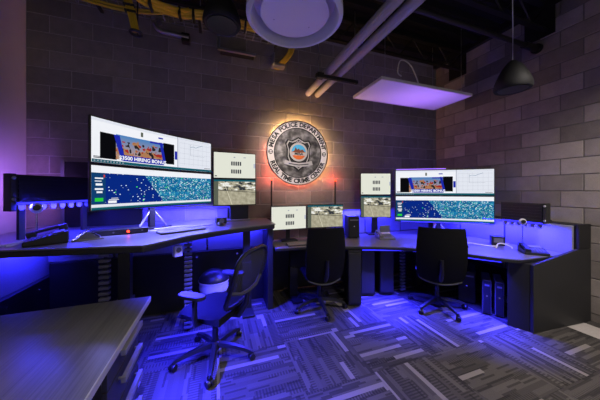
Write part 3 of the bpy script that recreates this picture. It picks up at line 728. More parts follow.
# centre pair on the desk
monitor('flat_monitor', 'low flat monitor with pale list page below the emblem', (0.995, 3.32, 0.945), 0.05, 0.535, 0.330, 0, list_page, group='flat monitors')
monitor('flat_monitor', 'low flat monitor with sepia yard picture below the emblem', (1.585, 3.32, 0.945), -0.10, 0.575, 0.340, 0, yard_page, group='flat monitors')
for x, lab in ((0.99, 'black stand under the list page screen below the emblem'), (1.59, 'black stand under the yard picture screen below the emblem')):
    t = thing('monitor_stand', lab, 'stand', (x, 3.38, RD)); MB().cbox((0, -0.04, 0.008), (0.24, 0.17, 0.016)).build('base_plate', 'black plastic', t, bevel=0.005); MB().box(-0.03, 0.03, -0.015, 0.01, 0.016, 0.34).build('post', 'black plastic', t)
# status light masts
for x, lab in ((0.755, 'thin black mast with red tip light left of the emblem'), (1.81, 'thin black mast with red tip light right of the emblem')):
    t = thing('light_mast', lab, 'mast', (x, 3.43, RD), 0, 'red tipped masts')
    MB().cbox((0, 0, 0.01), (0.06, 0.05, 0.02)).build('foot', 'black plastic', t)
    MB().tube([(0, 0, 0.02), (0, 0, 0.89)], 0.012, 8).build('pole', 'matt black', t)
    MB().lathe([(0.011, 0.89), (0.013, 0.90), (0.012, 0.912), (0.006, 0.918), (0, 0.919)], 10).build('red_tip', 'led red', t, smooth=True)
    l = bpy.data.lights.new('tip_lamp', 'POINT'); l.energy = 2.2; l.color = (1, 0.06, 0.03); l.shadow_soft_size = 0.012
    o = bpy.data.objects.new('tip_lamp', l); C.objects.link(o); o.location = (x, 3.43, RD+0.935)
# computer towers
def tower(label, loc, rotz, w, d, h, m_='black plastic'):
    t = thing('computer_tower', label, 'computer', loc, rotz)
    MB().box(-w/2, w/2, -d/2, d/2, 0.012, h).build('case', m_, t, bevel=0.005)
    MB().box(-w/2+0.006, w/2-0.006, -d/2-0.008, -d/2, 0.02, h-0.01).build('front_panel', 'matt black', t, bevel=0.003)
    MB().box(-w/2+0.02, w/2-0.02, -d/2-0.011, -d/2-0.008, h-0.07, h-0.05).build('drive_slot', 'grey plastic', t)
    MB().lathe([(0, 0), (0.009, 0), (0.009, 0.004), (0, 0.004)], 12, Matrix.Translation((0, -d/2-0.008, h*0.55)) @ RX).build('power_button', 'chrome', t)
    for s_ in (-1, 1): MB().box(s_*w*0.3-0.01, s_*w*0.3+0.01, -d/2+0.03, d/2-0.03, 0, 0.012).build('foot', 'matt black', t)
tower('small black computer tower on the desk right of the centre screens', (2.0, 3.23, RD), -0.25, 0.17, 0.22, 0.345)
tower('black computer tower on the floor right of the right chair', (3.33, 2.36, 0), -0.95, 0.19, 0.42, 0.43)
tower('greyish computer tower on the floor, left of a close pair by the end cabinet', (3.24, 2.05, 0), -0.95, 0.085, 0.34, 0.42, 'grey plastic')
tower('greyish computer tower on the floor, right of a close pair by the end cabinet', (3.31, 1.955, 0), -0.95, 0.085, 0.34, 0.42, 'grey plastic')

# ------------------------------------------------------------------ low drawer cabinet in the left foreground
lc_ = thing('low_cabinet', 'low dark wood grain cabinet with drawers in the left foreground', 'cabinet')
CZ = 0.73
MB().box(-1.93, -0.475, 0.35, 2.02, CZ-0.004, CZ).build('cabinet_top', 'cabinet top', lc_)
MB().box(-1.93, -0.475, 0.35, 2.02, CZ-0.034, CZ-0.004).build('top_board', 'edge band', lc_)
MB().box(-0.475, -0.468, 0.35, 2.02, CZ-0.036, CZ+0.0005).build('edge_strip', 'edge light', lc_, bevel=0.002)
MB().box(-1.0, -0.52, 1.36, 1.84, 0.04, CZ-0.036).build('drawer_unit', 'black laminate', lc_)
MB().box(-1.93, -1.90, 0.36, 2.0, 0.0, CZ-0.036).build('side_panel', 'black laminate', lc_); MB().box(-1.90, -0.60, 1.95, 2.0, 0.0, CZ-0.036).build('back_panel', 'black laminate', lc_)
MB().box(-1.90, -0.60, 0.36, 0.41, 0.0, CZ-0.036).build('back_panel', 'black laminate', lc_); MB().box(-0.98, -0.56, 1.39, 1.81, 0.0, 0.04).build('plinth', 'matt black', lc_)
for z0, z1 in ((0.555, 0.692), (0.385, 0.548), (0.215, 0.378), (0.05, 0.208)):
    d = MB().box(-0.52, -0.498, 1.365, 1.835, z0, z1).build('drawer', 'charcoal laminate', lc_, bevel=0.002)
    zz = z1-0.032
    b = MB().box(-0.482, -0.458, 1.48, 1.78, zz-0.016, zz+0.014)
    for yy in (1.50, 1.76): b.box(-0.498, -0.482, yy-0.006, yy+0.006, zz-0.006, zz+0.008)
    b.build('handle', 'grey plastic', d, bevel=0.002)

# ------------------------------------------------------------------ chairs (facing local +y)
def chair_base(t, r=0.32, spin=0.0):
    hub = MB().lathe([(0, 0.085), (0.045, 0.085), (0.05, 0.10), (0.045, 0.14), (0.03, 0.15), (0, 0.15)], 16).build('hub', 'black plastic', t, smooth=True)
    MB().lathe([(0, 0.14), (0.026, 0.14), (0.026, 0.28), (0.018, 0.285), (0.018, 0.41), (0, 0.41)], 14).build('gas_column', 'black plastic', t, smooth=True)
    for k in range(5):
        a = spin+2*PI*k/5; c, s_ = math.cos(a), math.sin(a)
        M = Matrix.Rotation(a, 4, 'Z')
        b = MB(); n = 6
        sec = []
        for i in range(n+1):
            u = i/n; x = 0.03+u*(r-0.03); z = 0.125-0.05*u*u; w = 0.028-0.010*u; h = 0.022-0.008*u
            sec.append([b.bm.verts.new(M @ Vector(q)) for q in ((x, -w, z-h), (x, w, z-h), (x, w*0.7, z+h*0.6), (x, -w*0.7, z+h*0.6))])
        for i in range(n):
            for q in range(4): b.bm.faces.new((sec[i][q], sec[i][(q+1) % 4], sec[i+1][(q+1) % 4], sec[i+1][q]))
        b.bm.faces.new(sec[0][::-1]); b.bm.faces.new(sec[-1])
        leg = b.build('base_leg', 'black plastic', t, smooth=True)
        T = Matrix.Translation((r*c, r*s_, 0.029)) @ Matrix.Rotation(a+0.7, 4, 'Z') @ Matrix.Rotation(PI/2, 4, 'X')
        b = MB(); b.lathe([(0, -0.027), (0.026, -0.027), (0.029, -0.022), (0.029, -0.006), (0.02, -0.004), (0.02, 0.004), (0.029, 0.006), (0.029, 0.022), (0.026, 0.027), (0, 0.027)], 16, T)
        b.tube([(r*c, r*s_, 0.03), (r*c, r*s_, 0.075)], 0.010, 8)
        b.build('caster', 'black plastic', leg, smooth=True)
def seat(t, w, d, z, m_='chair cloth'):
    def top(u, v):
        x = (u-0.5)*2; y = (v-0.5)*2
        k = 1-0.10*abs(x)**4*abs(y)**2
        return Vector((x*w/2*(1-0.06*y*y)*k, y*d/2*(1-0.06*x*x)*k, z+0.03-0.018*(1-x*x)*(1-y*y)-0.03*max(0, y)**4-0.022*abs(x)**6))
    def bot(u, v):
        x = (u-0.5)*2; y = (v-0.5)*2; return Vector((x*w/2*0.93, y*d/2*0.93, z-0.035))
    MB().grid(top, 14, 14, bot).build('seat', m_, t, smooth=True)
    MB().cbox((0, 0, z-0.055), (0.22, 0.26, 0.05)).build('seat_mechanism', 'black plastic', t, bevel=0.01)
    MB().tube([(0.10, 0.05, z-0.06), (w/2-0.01, 0.06, z-0.065)], 0.007, 6).build('lever', 'black plastic', t)
def panel_chair(label, loc, rotz, w=0.50, spin=0.3, h0=0.43, h1=1.07):
    t = thing('office_chair', label, 'chair', loc, rotz, 'black office chairs')
    chair_base(t, 0.33, spin); seat(t, w*0.96, 0.46, 0.475)
    def bk(off):
        def f_(u, v):
            x = (u-0.5)*2; wd = w*(0.93+0.10*math.sin(PI*min(1, v*0.9+0.02))-0.05*v)*(1-0.10*max(0, 1-v*7)**2)
            z = h0+v*(h1-h0)-0.035*(1-x*x)*(1-v)**2*1.2
            y = -0.235-0.10*v+0.045*x*x-0.03*math.sin(PI*v*1.1)*1.0
            return Vector((x*wd/2, y+off, z))
        return f_
    MB().grid(bk(0.016), 14, 16, bk(-0.016)).build('backrest', 'chair cloth', t, smooth=True)
    b = MB(); f_ = bk(-0.018)
    pts = [f_(i/14, 0.0) for i in range(15)]; b.tube([p_+Vector((0, 0, 0.002)) for p_ in pts], 0.011, 8)
    b.build('lower_rim', 'pad grey', t, smooth=True)
    MB().tube([(0, -0.10, 0.42), (0, -0.24, 0.43), (0, -0.305, 0.52), (0, -0.33, 0.70)], [0.03, 0.03, 0.026, 0.02], 10).build('back_support', 'black plastic', t, smooth=True)
    return t
def rot_for(dx, dy): return math.atan2(dy, dx)-PI/2
panel_chair('black panel back office chair facing the low centre screens', (1.245, 2.80, 0), rot_for(0.12, 1.0), 0.48, 0.95)
panel_chair('black panel back office chair facing the right ultrawide screens', (2.685, 2.285, 0), rot_for(0.66, 0.75), 0.53, 0.25)
def mesh_chair(label, loc, rotz):
    t = thing('office_chair', label, 'chair', loc, rotz, 'black office chairs')
    chair_base(t, 0.34, 1.18); seat(t, 0.50, 0.48, 0.47)
    def fr(a):      # outline of the back, a in 0..1
        th = 2*PI*a; c, s_ = math.cos(th), math.sin(th)
        x = math.copysign(abs(c)**0.62, c)*(0.245+0.02*s_); v = 0.5+0.5*math.copysign(abs(s_)**0.62, s_)
        return x, v
    def pos(x, v):
        return Vector((x, -0.23-0.19*v-0.05*math.sin(PI*v)+0.35*x*x, 0.52+0.50*v))
    ol = [pos(*fr(i/40)) for i in range(41)]
    MB().tube(ol, 0.017, 8, cap=False).build('back_frame', 'black plastic', t, smooth=True)
    b = MB(); n = 14
    b.grid(lambda u, v: pos(((u-0.5)*2)*(0.245+0.02*(2*v-1))*(1-abs(2*v-1)**3.2)**(1/3.2)*0.97 if abs(2*v-1) < 1 else 0, v), n, n); b.build('back_mesh', 'chair mesh', t, smooth=True)
    MB().tube([pos(-0.23, 0.38)+Vector((0, 0, 0)), pos(-0.12, 0.30)+Vector((0, -0.03, 0)), pos(0, 0.28)+Vector((0, -0.035, 0)), pos(0.12, 0.30)+Vector((0, -0.03, 0)), pos(0.23, 0.38)], 0.016, 8).build('lumbar_bar', 'pad grey', t, smooth=True)
    MB().tube([(0, -0.10, 0.42), (0, -0.25, 0.43), (0, -0.33, 0.55), (0, -0.345, 0.66)], [0.032, 0.03, 0.026, 0.02], 10).build('back_support', 'black plastic', t, smooth=True)
    for s_ in (-1, 1):
        a = MB().tube([(s_*0.16, -0.02, 0.415), (s_*0.26, -0.02, 0.43), (s_*0.285, -0.03, 0.50), (s_*0.285, -0.035, 0.655)], [0.018, 0.02, 0.024, 0.022], 8).build('armrest', 'black plastic', t, smooth=True)
        pts = [(math.cos(2*PI*i/20), math.sin(2*PI*i/20)) for i in range(20)]
        MB().prism([(s_*0.28+math.copysign(abs(x)**0.7, x)*0.05, -0.0+math.copysign(abs(y)**0.7, y)*0.125) for x, y in pts], 0.655, 0.685).build('arm_pad', 'pad grey', a, bevel=0.008)
    return t
mesh_chair('black mesh back office chair with armrests at the raised left desk', (-0.02, 2.28, 0), rot_for(-0.78, 0.62))

# ------------------------------------------------------------------ things on the left desk
def phone(label, loc, rotz, sc=1.0, m_='black plastic', screen='grey plastic'):
    t = thing('desk_telephone', label, 'telephone', loc, rotz); t.scale = (sc, sc, sc)
    b = MB(); T = Matrix(((0, 0, 1, 0), (1, 0, 0, 0), (0, 1, 0, 0), (0, 0, 0, 1)))
    b.prism([(-0.11, 0), (0.11, 0), (0.11, 0.085), (-0.11, 0.03)], -0.12, 0.12, T); b.build('body', m_, t, bevel=0.006)
    sl_ = math.atan2(0.055, 0.22)
    def on(x, y): return Matrix.Translation((x, y, 0.0575+y*math.tan(sl_))) @ Matrix.Rotation(sl_, 4, 'X')
    h = MB().cbox((0, 0, 0.03), (0.045, 0.16, 0.022), on(-0.085, 0)); h.cbox((0, 0.085, 0.014), (0.055, 0.05, 0.05), on(-0.085, 0)); h.cbox((0, -0.085, 0.014), (0.055, 0.05, 0.05), on(-0.085, 0)); h.build('handset', m_, t, bevel=0.008)
    MB().cbox((0, 0, 0.004), (0.13, 0.06, 0.008), on(0.035, 0.06)).build('display', screen, t, bevel=0.002)
    b = MB()
    for i in range(4):
        for j in range(4): b.cbox((0, 0, 0.003), (0.02, 0.014, 0.006), on(-0.012+i*0.03, 0.005-j*0.026))
    b.build('keypad', 'grey plastic', t)
    return t
phone('black desk telephone on the raised left desk below the rail', (-1.287, 2.45, LZ), -1.15, 1.1)
def ball_camera(label, loc, rotz, h, r=0.045):
    t = thing('desk_camera', label, 'camera', loc, rotz)
    MB().lathe([(0, 0), (0.05, 0), (0.05, 0.008), (0.012, 0.014), (0, 0.014)], 20).build('foot', 'white plastic', t, smooth=True)
    MB().tube([(0, 0, 0.012), (0, 0, h-r*0.9)], 0.006, 8).build('stem', 'chrome', t)
    MB().lathe([(r*math.sin(PI*i/12), h-r*math.cos(PI*i/12)) for i in range(13)], 20, None, sx=0.9).build('ball', 'white plastic', t, smooth=True)
    MB().lathe([(0, 0), (r*0.55, 0), (r*0.55, 0.012), (r*0.3, 0.014), (0, 0.012)], 16, Matrix.Translation((0, -r*0.85, h+0.006)) @ RX).build('lens', 'black plastic', t, smooth=True)
    return t
ball_camera('silver ball camera on a stem behind the left telephone', (-1.47, 2.66, LZ), 0.5, 0.265, 0.046)
def cable(label, pts, r, m_, name='desk_cable', cat='cable'):
    o = MB().tube(smooth_curve(pts, 6), r, 6).build(name, m_, None, smooth=True); return tag(o, label, cat)
def smooth3(pts): return pts
cable('white cable curling on the desk at the far left edge', [(-1.62, 2.40, LZ+0.008), (-1.50, 2.37, LZ+0.008), (-1.42, 2.42, LZ+0.025), (-1.44, 2.36, LZ+0.008), (-1.46, 2.33, LZ+0.008)], 0.007, 'white cable')
t = thing('desk_stand', 'small silver triangular stand right of the left telephone', 'stand', (-1.03, 2.47, LZ), 0.3)
b = MB(); b.tube([(-0.10, -0.04, 0.006), (0.10, -0.04, 0.006), (0.0, 0.03, 0.085), (-0.10, -0.04, 0.006)], 0.006, 6); b.build('frame', 'chrome', t)
vert_prism([(-0.08, 0.008), (0.08, 0.008), (0.0, 0.07)], -0.03, -0.025).build('plate', 'grey plastic', t); MB().box(-0.09, 0.09, -0.04, 0.06, 0, 0.006).build('base', 'grey plastic', t)
t = thing('docking_box', 'flat black box with red light under the left ultrawide screens', 'device', (-0.905, 2.68, LZ), 0.3)
MB().box(-0.25, 0.25, -0.06, 0.06, 0.004, 0.05).build('case', 'black plastic', t, bevel=0.004); MB().box(-0.24, 0.24, -0.05, 0.05, 0, 0.004).build('foot', 'matt black', t)
MB().lathe([(0, 0), (0.011, 0), (0.009, 0.006), (0, 0.007)], 12, Matrix.Translation((0.09, -0.06, 0.027)) @ RX).build('red_light', 'led red', t)
for x in (-0.2, -0.02, 0.2): MB().lathe([(0, 0), (0.008, 0), (0.008, 0.003), (0, 0.003)], 10, Matrix.Translation((x, -0.06, 0.027)) @ RX).build('socket', 'grey plastic', t)
def keyboard(label, loc, rotz):
    t = thing('keyboard', label, 'keyboard', loc, rotz)
    b = MB(); T = Matrix(((0, 0, 1, 0), (1, 0, 0, 0), (0, 1, 0, 0), (0, 0, 0, 1)))
    b.prism([(-0.07, 0), (0.07, 0), (0.07, 0.022), (-0.07, 0.01)], -0.22, 0.22, T); b.build('tray', 'black plastic', t, bevel=0.003)
    b = MB(); a = math.atan2(0.012, 0.14)
    for j in range(5):
        for i in range(20):
            if j == 0 and 5 <= i <= 11: continue
            b.cbox((0, 0, 0.003), (0.018, 0.020, 0.006), Matrix.Translation((-0.205+i*0.0216, -0.052+j*0.026, 0.016+(-0.052+j*0.026)*math.tan(a))) @ Matrix.Rotation(a, 4, 'X'))
    b.cbox((0, 0, 0.003), (0.145, 0.020, 0.006), Matrix.Translation((-0.032, -0.052, 0.0115)) @ Matrix.Rotation(a, 4, 'X'))
    b.build('keys', 'grey plastic', t); return t
keyboard('dark keyboard on the raised left desk before the screens', (-0.34, 2.66, LZ), 0.50)
def mouse(label, loc, rotz):
    t = thing('mouse', label, 'mouse', loc, rotz)
    MB().lathe([(1, 0), (1.0, 0.012), (0.85, 0.028), (0.5, 0.037), (0, 0.039)], 20, None, sx=0.031, sy=0.056).build('shell', 'black plastic', t, smooth=True)
    MB().cbox((0, 0.03, 0.035), (0.006, 0.02, 0.008)).build('scroll_wheel', 'grey plastic', t, bevel=0.002); return t
mouse('black mouse on the raised left desk beyond the keyboard', (0.03, 2.95, LZ), 0.6)
t = thing('speaker_box', 'small black box beside the stand of the left screen pair', 'speaker', (0.04, 3.12, LZ), 0.2)
MB().box(-0.06, 0.06, -0.05, 0.05, 0, 0.075).build('case', 'black plastic', t, bevel=0.005); MB().lathe([(0, 0), (0.03, 0), (0.03, 0.004), (0, 0.004)], 16, Matrix.Translation((0, -0.05, 0.038)) @ RX).build('grille', 'grey plastic', t)
for k, (pts, lab) in enumerate((([(-0.75, 3.0, LZ+0.006), (-0.6, 2.88, LZ+0.006), (-0.45, 2.98, LZ+0.006), (-0.2, 2.95, LZ+0.006), (-0.05, 3.05, LZ+0.006)], 'grey cable lying under the left ultrawide screens'), ([(-0.95, 2.95, LZ+0.006), (-0.88, 2.88, LZ+0.006), (-0.7, 2.82, LZ+0.006), (-0.56, 2.70, LZ+0.006)], 'pale cable looping beside the red light box'))):
    cable(lab, pts, 0.006, 'white cable')
# box fixed under the left desk
t = thing('power_hub', 'small white power box hung under the raised desk edge', 'power box', (-0.36, 2.50, 0.94), 0.6)
MB().cbox((0, 0, 0), (0.075, 0.05, 0.105)).build('case', 'white plastic', t, bevel=0.008); MB().lathe([(0, 0), (0.024, 0), (0.022, 0.006), (0, 0.006)], 16, Matrix.Translation((0, -0.025, 0.012)) @ RX).build('socket', 'grey plastic', t)
MB().box(-0.01, 0.01, -0.008, 0.008, 0.05, 0.105).build('hanger', 'steel', t)
# bin with bag
t = thing('waste_bin', 'dark waste bin with white liner bag under the raised desk', 'bin', (-0.04, 3.07, 0), 0.2); t.scale = (1.08, 1.08, 1.12)
MB().lathe([(0, 0), (0.12, 0), (0.145, 0.36), (0.14, 0.36), (0.115, 0.01), (0, 0.01)], 24, None).build('bucket', 'black plastic', t, smooth=True)
b = MB(); b.lathe([(0.146, 0.27), (0.158, 0.30), (0.15, 0.34), (0.165, 0.375), (0.15, 0.385), (0.12, 0.34)], 28)
for v in b.bm.verts:
    k = math.sin(v.co.x*90)*math.cos(v.co.y*70); v.co.z += 0.012*k; v.co.x *= 1+0.03*k
b.build('liner_bag', 'bag white', t, smooth=True)
b = MB(); b.lathe([(0.165, 0.385), (0.16, 0.41), (0.12, 0.455), (0.06, 0.485), (0, 0.49)], 24); b.lathe([(0, 0.384), (0.165, 0.385)], 24); b.build('lid', 'black plastic', t, smooth=True)

# ------------------------------------------------------------------ things on the centre and right desk
t = phone('grey desk telephone with upright display left of the right screens', (2.42, 2.97, RD), -0.25, 1.0, 'grey plastic', 'white plastic'); t.rotation_euler = (0, 0, -0.3)
MB().cbox((0.03, 0.08, 0.135), (0.16, 0.02, 0.10), None).build('tilt_display', 'grey plastic', t, bevel=0.006)
phone('black desk telephone on the right desk by the end cabinet', (3.50, 1.70, RD), -0.75, 0.92)
ball_camera('silver ring camera on a tall stem behind the right telephone', (3.615, 1.86, RD), -0.9, 0.345, 0.042)
t = thing('speaker_box', 'small black box on the right desk under the ultrawide corner', 'speaker', (3.59, 2.13, RD), -0.8)
MB().box(-0.07, 0.07, -0.06, 0.06, 0.0, 0.12).build('case', 'black plastic', t, bevel=0.005); MB().box(-0.05, 0.05, -0.064, -0.06, 0.04, 0.10).build('front', 'grey plastic', t)
mouse('black mouse on the right desk beside the right chair', (3.05, 2.18, RD), -0.5)
cable('white cable from the ultrawide corner across the right desk', [(3.10, 2.50, RD+0.007), (3.14, 2.34, RD+0.007), (3.25, 2.26, RD+0.02), (3.36, 2.14, RD+0.007), (3.46, 2.05, RD+0.007)], 0.008, 'white cable')
cable('white cable arching beside the right telephone', [(3.32, 1.98, RD+0.007), (3.38, 2.0, RD+0.05), (3.44, 1.98, RD+0.06), (3.49, 1.92, RD+0.03), (3.49, 1.90, RD+0.008)], 0.008, 'white cable')
keyboard('dark keyboard on the right desk behind the right chair', (2.82, 2.42, RD), -0.62)
keyboard('dark keyboard on the centre desk before the low screens', (1.10, 3.02, RD), -0.05)

# ------------------------------------------------------------------ overhead
# round white dish
DX, DY, DZ = 0.60, 1.84, 2.90
t = thing('ceiling_diffuser', 'large round white dish with recessed plate overhead', 'ceiling fixture', (DX, DY, DZ))
b = MB(); b.lathe([(0.375, 0.015), (0.392, 0.03), (0.39, 0.10), (0.36, 0.15), (0.2, 0.19), (0.2, 0.18), (0.335, 0.145), (0.345, 0.10), (0.352, 0.015), (0.362, 0.005), (0.375, 0.015)], 56); b.build('dish', 'dish white', t, smooth=True)
MB().lathe([(0, 0.05), (0.265, 0.05), (0.28, 0.058), (0.265, 0.07), (0, 0.07)], 48).build('plate', 'dish white', t, smooth=True)
for a in (0.5, 2.6, 4.7): MB().tube([(0.18*math.cos(a), 0.18*math.sin(a), 0.05), (0.18*math.cos(a), 0.18*math.sin(a), 0.185)], 0.008, 6).build('plate_hanger', 'steel', t)
MB().tube(smooth_curve([(0, 0, 0.16), (0, 0, 0.22), (0, -0.12, 0.31), (0, -0.4, 0.33), (0, -2.2, 0.33)], 5), 0.13, 20).build('flexible_duct', 'galvanised', t, smooth=True)
# suspended panel
t = thing('hanging_panel', 'white rectangular panel hung flat from wires near the corner', 'ceiling panel', (2.78, 2.80, 2.93))
MB().box(-0.80, 0.80, -0.315, 0.315, 0.0, 0.03).build('panel', 'panel white', t)
b = MB()
for (x0, x1, y0, y1) in ((-0.82, 0.82, -0.335, -0.315), (-0.82, 0.82, 0.315, 0.335), (-0.82, -0.80, -0.315, 0.315), (0.80, 0.82, -0.315, 0.315)): b.box(x0, x1, y0, y1, -0.004, 0.034)
b.build('frame', 'white paint', t)
for sx in (-0.7, 0.7):
    for sy in (-0.25, 0.25): MB().tube([(sx, sy, 0.03), (sx, sy, ZC-2.93)], 0.003, 5).build('hanging_wire', 'steel', t)
b = MB(); b.tube(smooth_curve([(0.25, 0.1, 0.03), (0.24, 0.1, 0.25), (0.10, 0.12, 0.55), (-0.10, 0.12, 0.60), (-0.14, 0.14, 0.42), (-0.05, 0.16, 0.38)], 6), 0.010, 6); b.build('power_cord', 'white cable', t, smooth=True)
for sx in (-0.45, 0.62):
    MB().tube([(sx+0.04*math.cos(2*PI*i/16), 0.3, 0.10+0.05*math.sin(2*PI*i/16)) for i in range(17)], 0.004, 5, cap=False).build('wire_loop', 'steel', t)
# twin pipes
for x, lab in ((1.37, 'white plastic pipe running to the back wall, left of a pair'), (1.53, 'pinkish white plastic pipe running to the back wall, right of a pair')):
    t = thing('overhead_pipe', lab, 'pipe', (x, 0, 3.07), 0, 'twin overhead pipes')
    MB().tube([(0, -1.0, 0), (0, 2.9, 0)], 0.052, 18).build('pipe', 'pvc', t, smooth=True); MB().tube([(0, 2.86, 0), (0, YB-0.012, 0)], 0.047, 18).build('pipe_end', 'pvc', t, smooth=True)
    MB().tube([(0, 2.82, 0), (0, 2.92, 0)], 0.057, 18).build('coupling', 'pvc', t, smooth=True)
t = thing('pipe_hanger', 'black strut hanger carrying the twin overhead pipes', 'hanger', (1.45, 2.78, 3.07))
MB().box(-0.26, 0.36, -0.02, 0.02, -0.095, -0.056).build('strut', 'steel black', t)
for sx in (-0.22, 0.32): MB().tube([(sx, 0, -0.095), (sx, 0, ZC-3.07)], 0.006, 6).build('rod', 'steel', t)
MB().cbox((-0.2, 0, -0.075), (0.09, 0.07, 0.07)).build('bracket', 'black plastic', t, bevel=0.005)
# sprinkler pipe
t = thing('sprinkler_pipe', 'dark thin sprinkler pipe ending in the right wall', 'pipe', (0, 1.95, 3.44))
MB().tube([(XL+0.02, 0, 0), (XR-0.03, 0, 0)], 0.030, 12).build('pipe', 'steel black', t, smooth=True)
MB().tube([(XR-0.30, 0, 0), (XR-0.012, 0, 0)], 0.043, 14).build('sleeve', 'steel black', t, smooth=True); MB().tube([(XR-0.045, 0, 0), (XR-0.009, 0, 0)], 0.062, 16).build('collar', 'steel black', t, smooth=True)
# pendant speakers
def pendant(label, loc, k, cord):
    t = thing('pendant_speaker', label, 'speaker', loc, 0, 'black pendant speakers')
    prof = [(0, 0.012), (0.135, 0.012), (0.158, 0.0), (0.172, 0.025), (0.160, 0.09), (0.128, 0.175), (0.088, 0.25), (0.052, 0.30), (0.022, 0.325), (0, 0.33)]
    MB().lathe([(r*k, z*k) for r, z in prof], 32).build('housing', 'matt black', t, smooth=True)
    MB().lathe([(0, 0.002*k), (0.13*k, 0.002*k), (0.13*k, 0.011*k), (0, 0.011*k)], 24).build('grille', 'black plastic', t)
    MB().tube([(0, 0, 0.3*k), (0.004, 0, 0.6), (-0.003, 0, 1.0), (0, 0, ZC-loc[2])], 0.0045 if cord == 'white cable' else 0.01, 6).build('hanging_cord', cord, t)
    return t
pendant('black bell shaped pendant speaker on a pale cord by the right wall', (2.87, 1.56, 2.55), 0.93, 'white cable')
pendant('black round pendant speaker overhead left of the white dish', (0.04, 2.31, 3.05), 1.0, 'black cable')
# cable tray with yellow cables
t = thing('cable_tray', 'steel wire cable tray high on the left of the back wall', 'tray', (0, 3.02, 3.50))
b = MB()
for y in (-0.12, -0.06, 0.0, 0.06, 0.12): b.box(-1.5, 0.95, y-0.003, y+0.003, -0.003, 0.003)
for y in (-0.12, 0.12): b.box(-1.5, 0.95, y-0.003, y+0.003, 0.05, 0.056)
b.build('long_wires', 'galvanised', t); b = MB()
for i in range(25):
    x = -1.5+i*0.102; b.box(x-0.003, x+0.003, -0.12, 0.12, -0.009, -0.003); b.box(x-0.003, x+0.003, -0.123, -0.117, -0.009, 0.056); b.box(x-0.003, x+0.003, 0.117, 0.123, -0.009, 0.056)
b.build('cross_wires', 'galvanised', t)
for x in (-1.2, -0.2, 0.75): MB().tube([(x, 0.14, -0.01), (x, 0.14, ZC-3.50)], 0.006, 6).build('tray_rod', 'steel', t)
for x in (-1.2, -0.2, 0.75): MB().box(x-0.015, x+0.015, -0.13, 0.15, -0.03, -0.009).build('tray_bracket', 'steel black', t)
t = thing('cable_bundle', 'thick bundle of yellow cables sweeping overhead past the black speaker', 'cables', (0, 0, 0))
for k, (dy, dz) in enumerate(((0, 0), (0.03, 0.012), (-0.028, 0.016), (0.0, 0.034), (-0.05, 0.03))):
    pts = [(-0.80, 2.05+dy, 3.13+dz), (-0.66, 2.33+dy, 3.15+dz), (-0.58, 2.50+dy, 3.215+dz), (-0.365, 2.70+dy, 3.317+dz), (-0.128, 2.75+dy, 3.385+dz), (0.302, 2.8+dy, 3.41+dz), (0.65, 2.83+dy, 3.42+dz), (0.95, 2.88+dy, 3.45+dz)]
    MB().tube(smooth_curve(pts, 6), 0.017, 7).build('cable', 'yellow cable', t, smooth=True)
for (x, y, z) in ((-0.58, 2.50, 3.23), (-0.365, 2.70, 3.332), (-0.24, 2.735, 3.365), (-0.128, 2.75, 3.40), (0.302, 2.80, 3.425)): MB().cbox((x, y-0.008, z), (0.025, 0.125, 0.09)).build('strap', 'black cable', t, bevel=0.01)
t = thing('cable_bundle', 'yellow cable drop ending in a black ring at upper left', 'cables', (0, 0, 0))
for dx in (-0.025, 0.0, 0.025):
    MB().tube(smooth_curve([(-0.98+dx, 2.75, 3.72), (-0.90+dx, 2.76, 3.55), (-0.84+dx, 2.77, 3.40), (-0.775+dx*0.8, 2.78, 3.11)], 5), 0.014, 7).build('cable', 'yellow cable', t, smooth=True)
for z, x in ((3.5, -0.88), (3.36, -0.832), (3.3, -0.82)): MB().cbox((x, 2.77, z), (0.10, 0.04, 0.022)).build('strap', 'black cable', t, bevel=0.006)
MB().tube([(-0.775+0.05*math.cos(2*PI*i/20), 2.78+0.05*math.sin(2*PI*i/20), 3.10) for i in range(21)], 0.014, 8, cap=False).build('ring', 'black plastic', t, smooth=True)
MB().box(-0.775-0.006, -0.775+0.006, 2.825, 2.835, 3.10, ZC).build('ring_rod', 'steel black', t)
t = thing('cable_bundle', 'single yellow cable strand sagging at the far upper left', 'cables', (0, 0, 0))
for dz in (0, 0.03): MB().tube(smooth_curve([(-1.9, 2.86, 3.62+dz), (-1.5, 2.86, 3.44+dz), (-1.1, 2.86, 3.36+dz), (-0.70, 2.87, 3.38+dz), (-0.3, 2.87, 3.50+dz)], 6), 0.012, 7).build('cable', 'yellow cable', t, smooth=True)
t = thing('strut_bracket', 'pale steel angle bracket on the back wall under the black speaker', 'bracket', (0.02, 3.40, 3.44))
MB().box(-0.02, 0.50, -0.02, 0.02, 0.0, 0.03).build('arm', 'galvanised', t); MB().box(-0.02, 0.015, -0.02, 0.02, 0.03, 0.20).build('upright', 'galvanised', t); MB().box(0.02, 0.48, 0.02, 0.121, 0.005, 0.025).build('wall_plate', 'steel black', t)
t = thing('conduit_fitting', 'grey conduit elbow fixed on the back wall below the yellow cables', 'conduit', (-0.62, 3.44, 3.56))
MB().tube(smooth_curve([(-0.12, 0, 0.20), (-0.12, 0, 0.06), (-0.06, 0, 0.0), (0.10, 0, -0.01), (0.26, 0, -0.02)], 5), 0.030, 10).build('elbow', 'galvanised', t, smooth=True); MB().cbox((0.22, 0.03, -0.02), (0.10, 0.102, 0.11)).build('box', 'steel black', t, bevel=0.008); MB().cbox((-0.12, 0.03, 0.14), (0.10, 0.102, 0.03)).build('strap', 'steel', t)
t = thing('cable_bundle', 'short yellow cable leaving a steel clamp beneath the white dish', 'cables', (0.88, 3.36, 3.40))
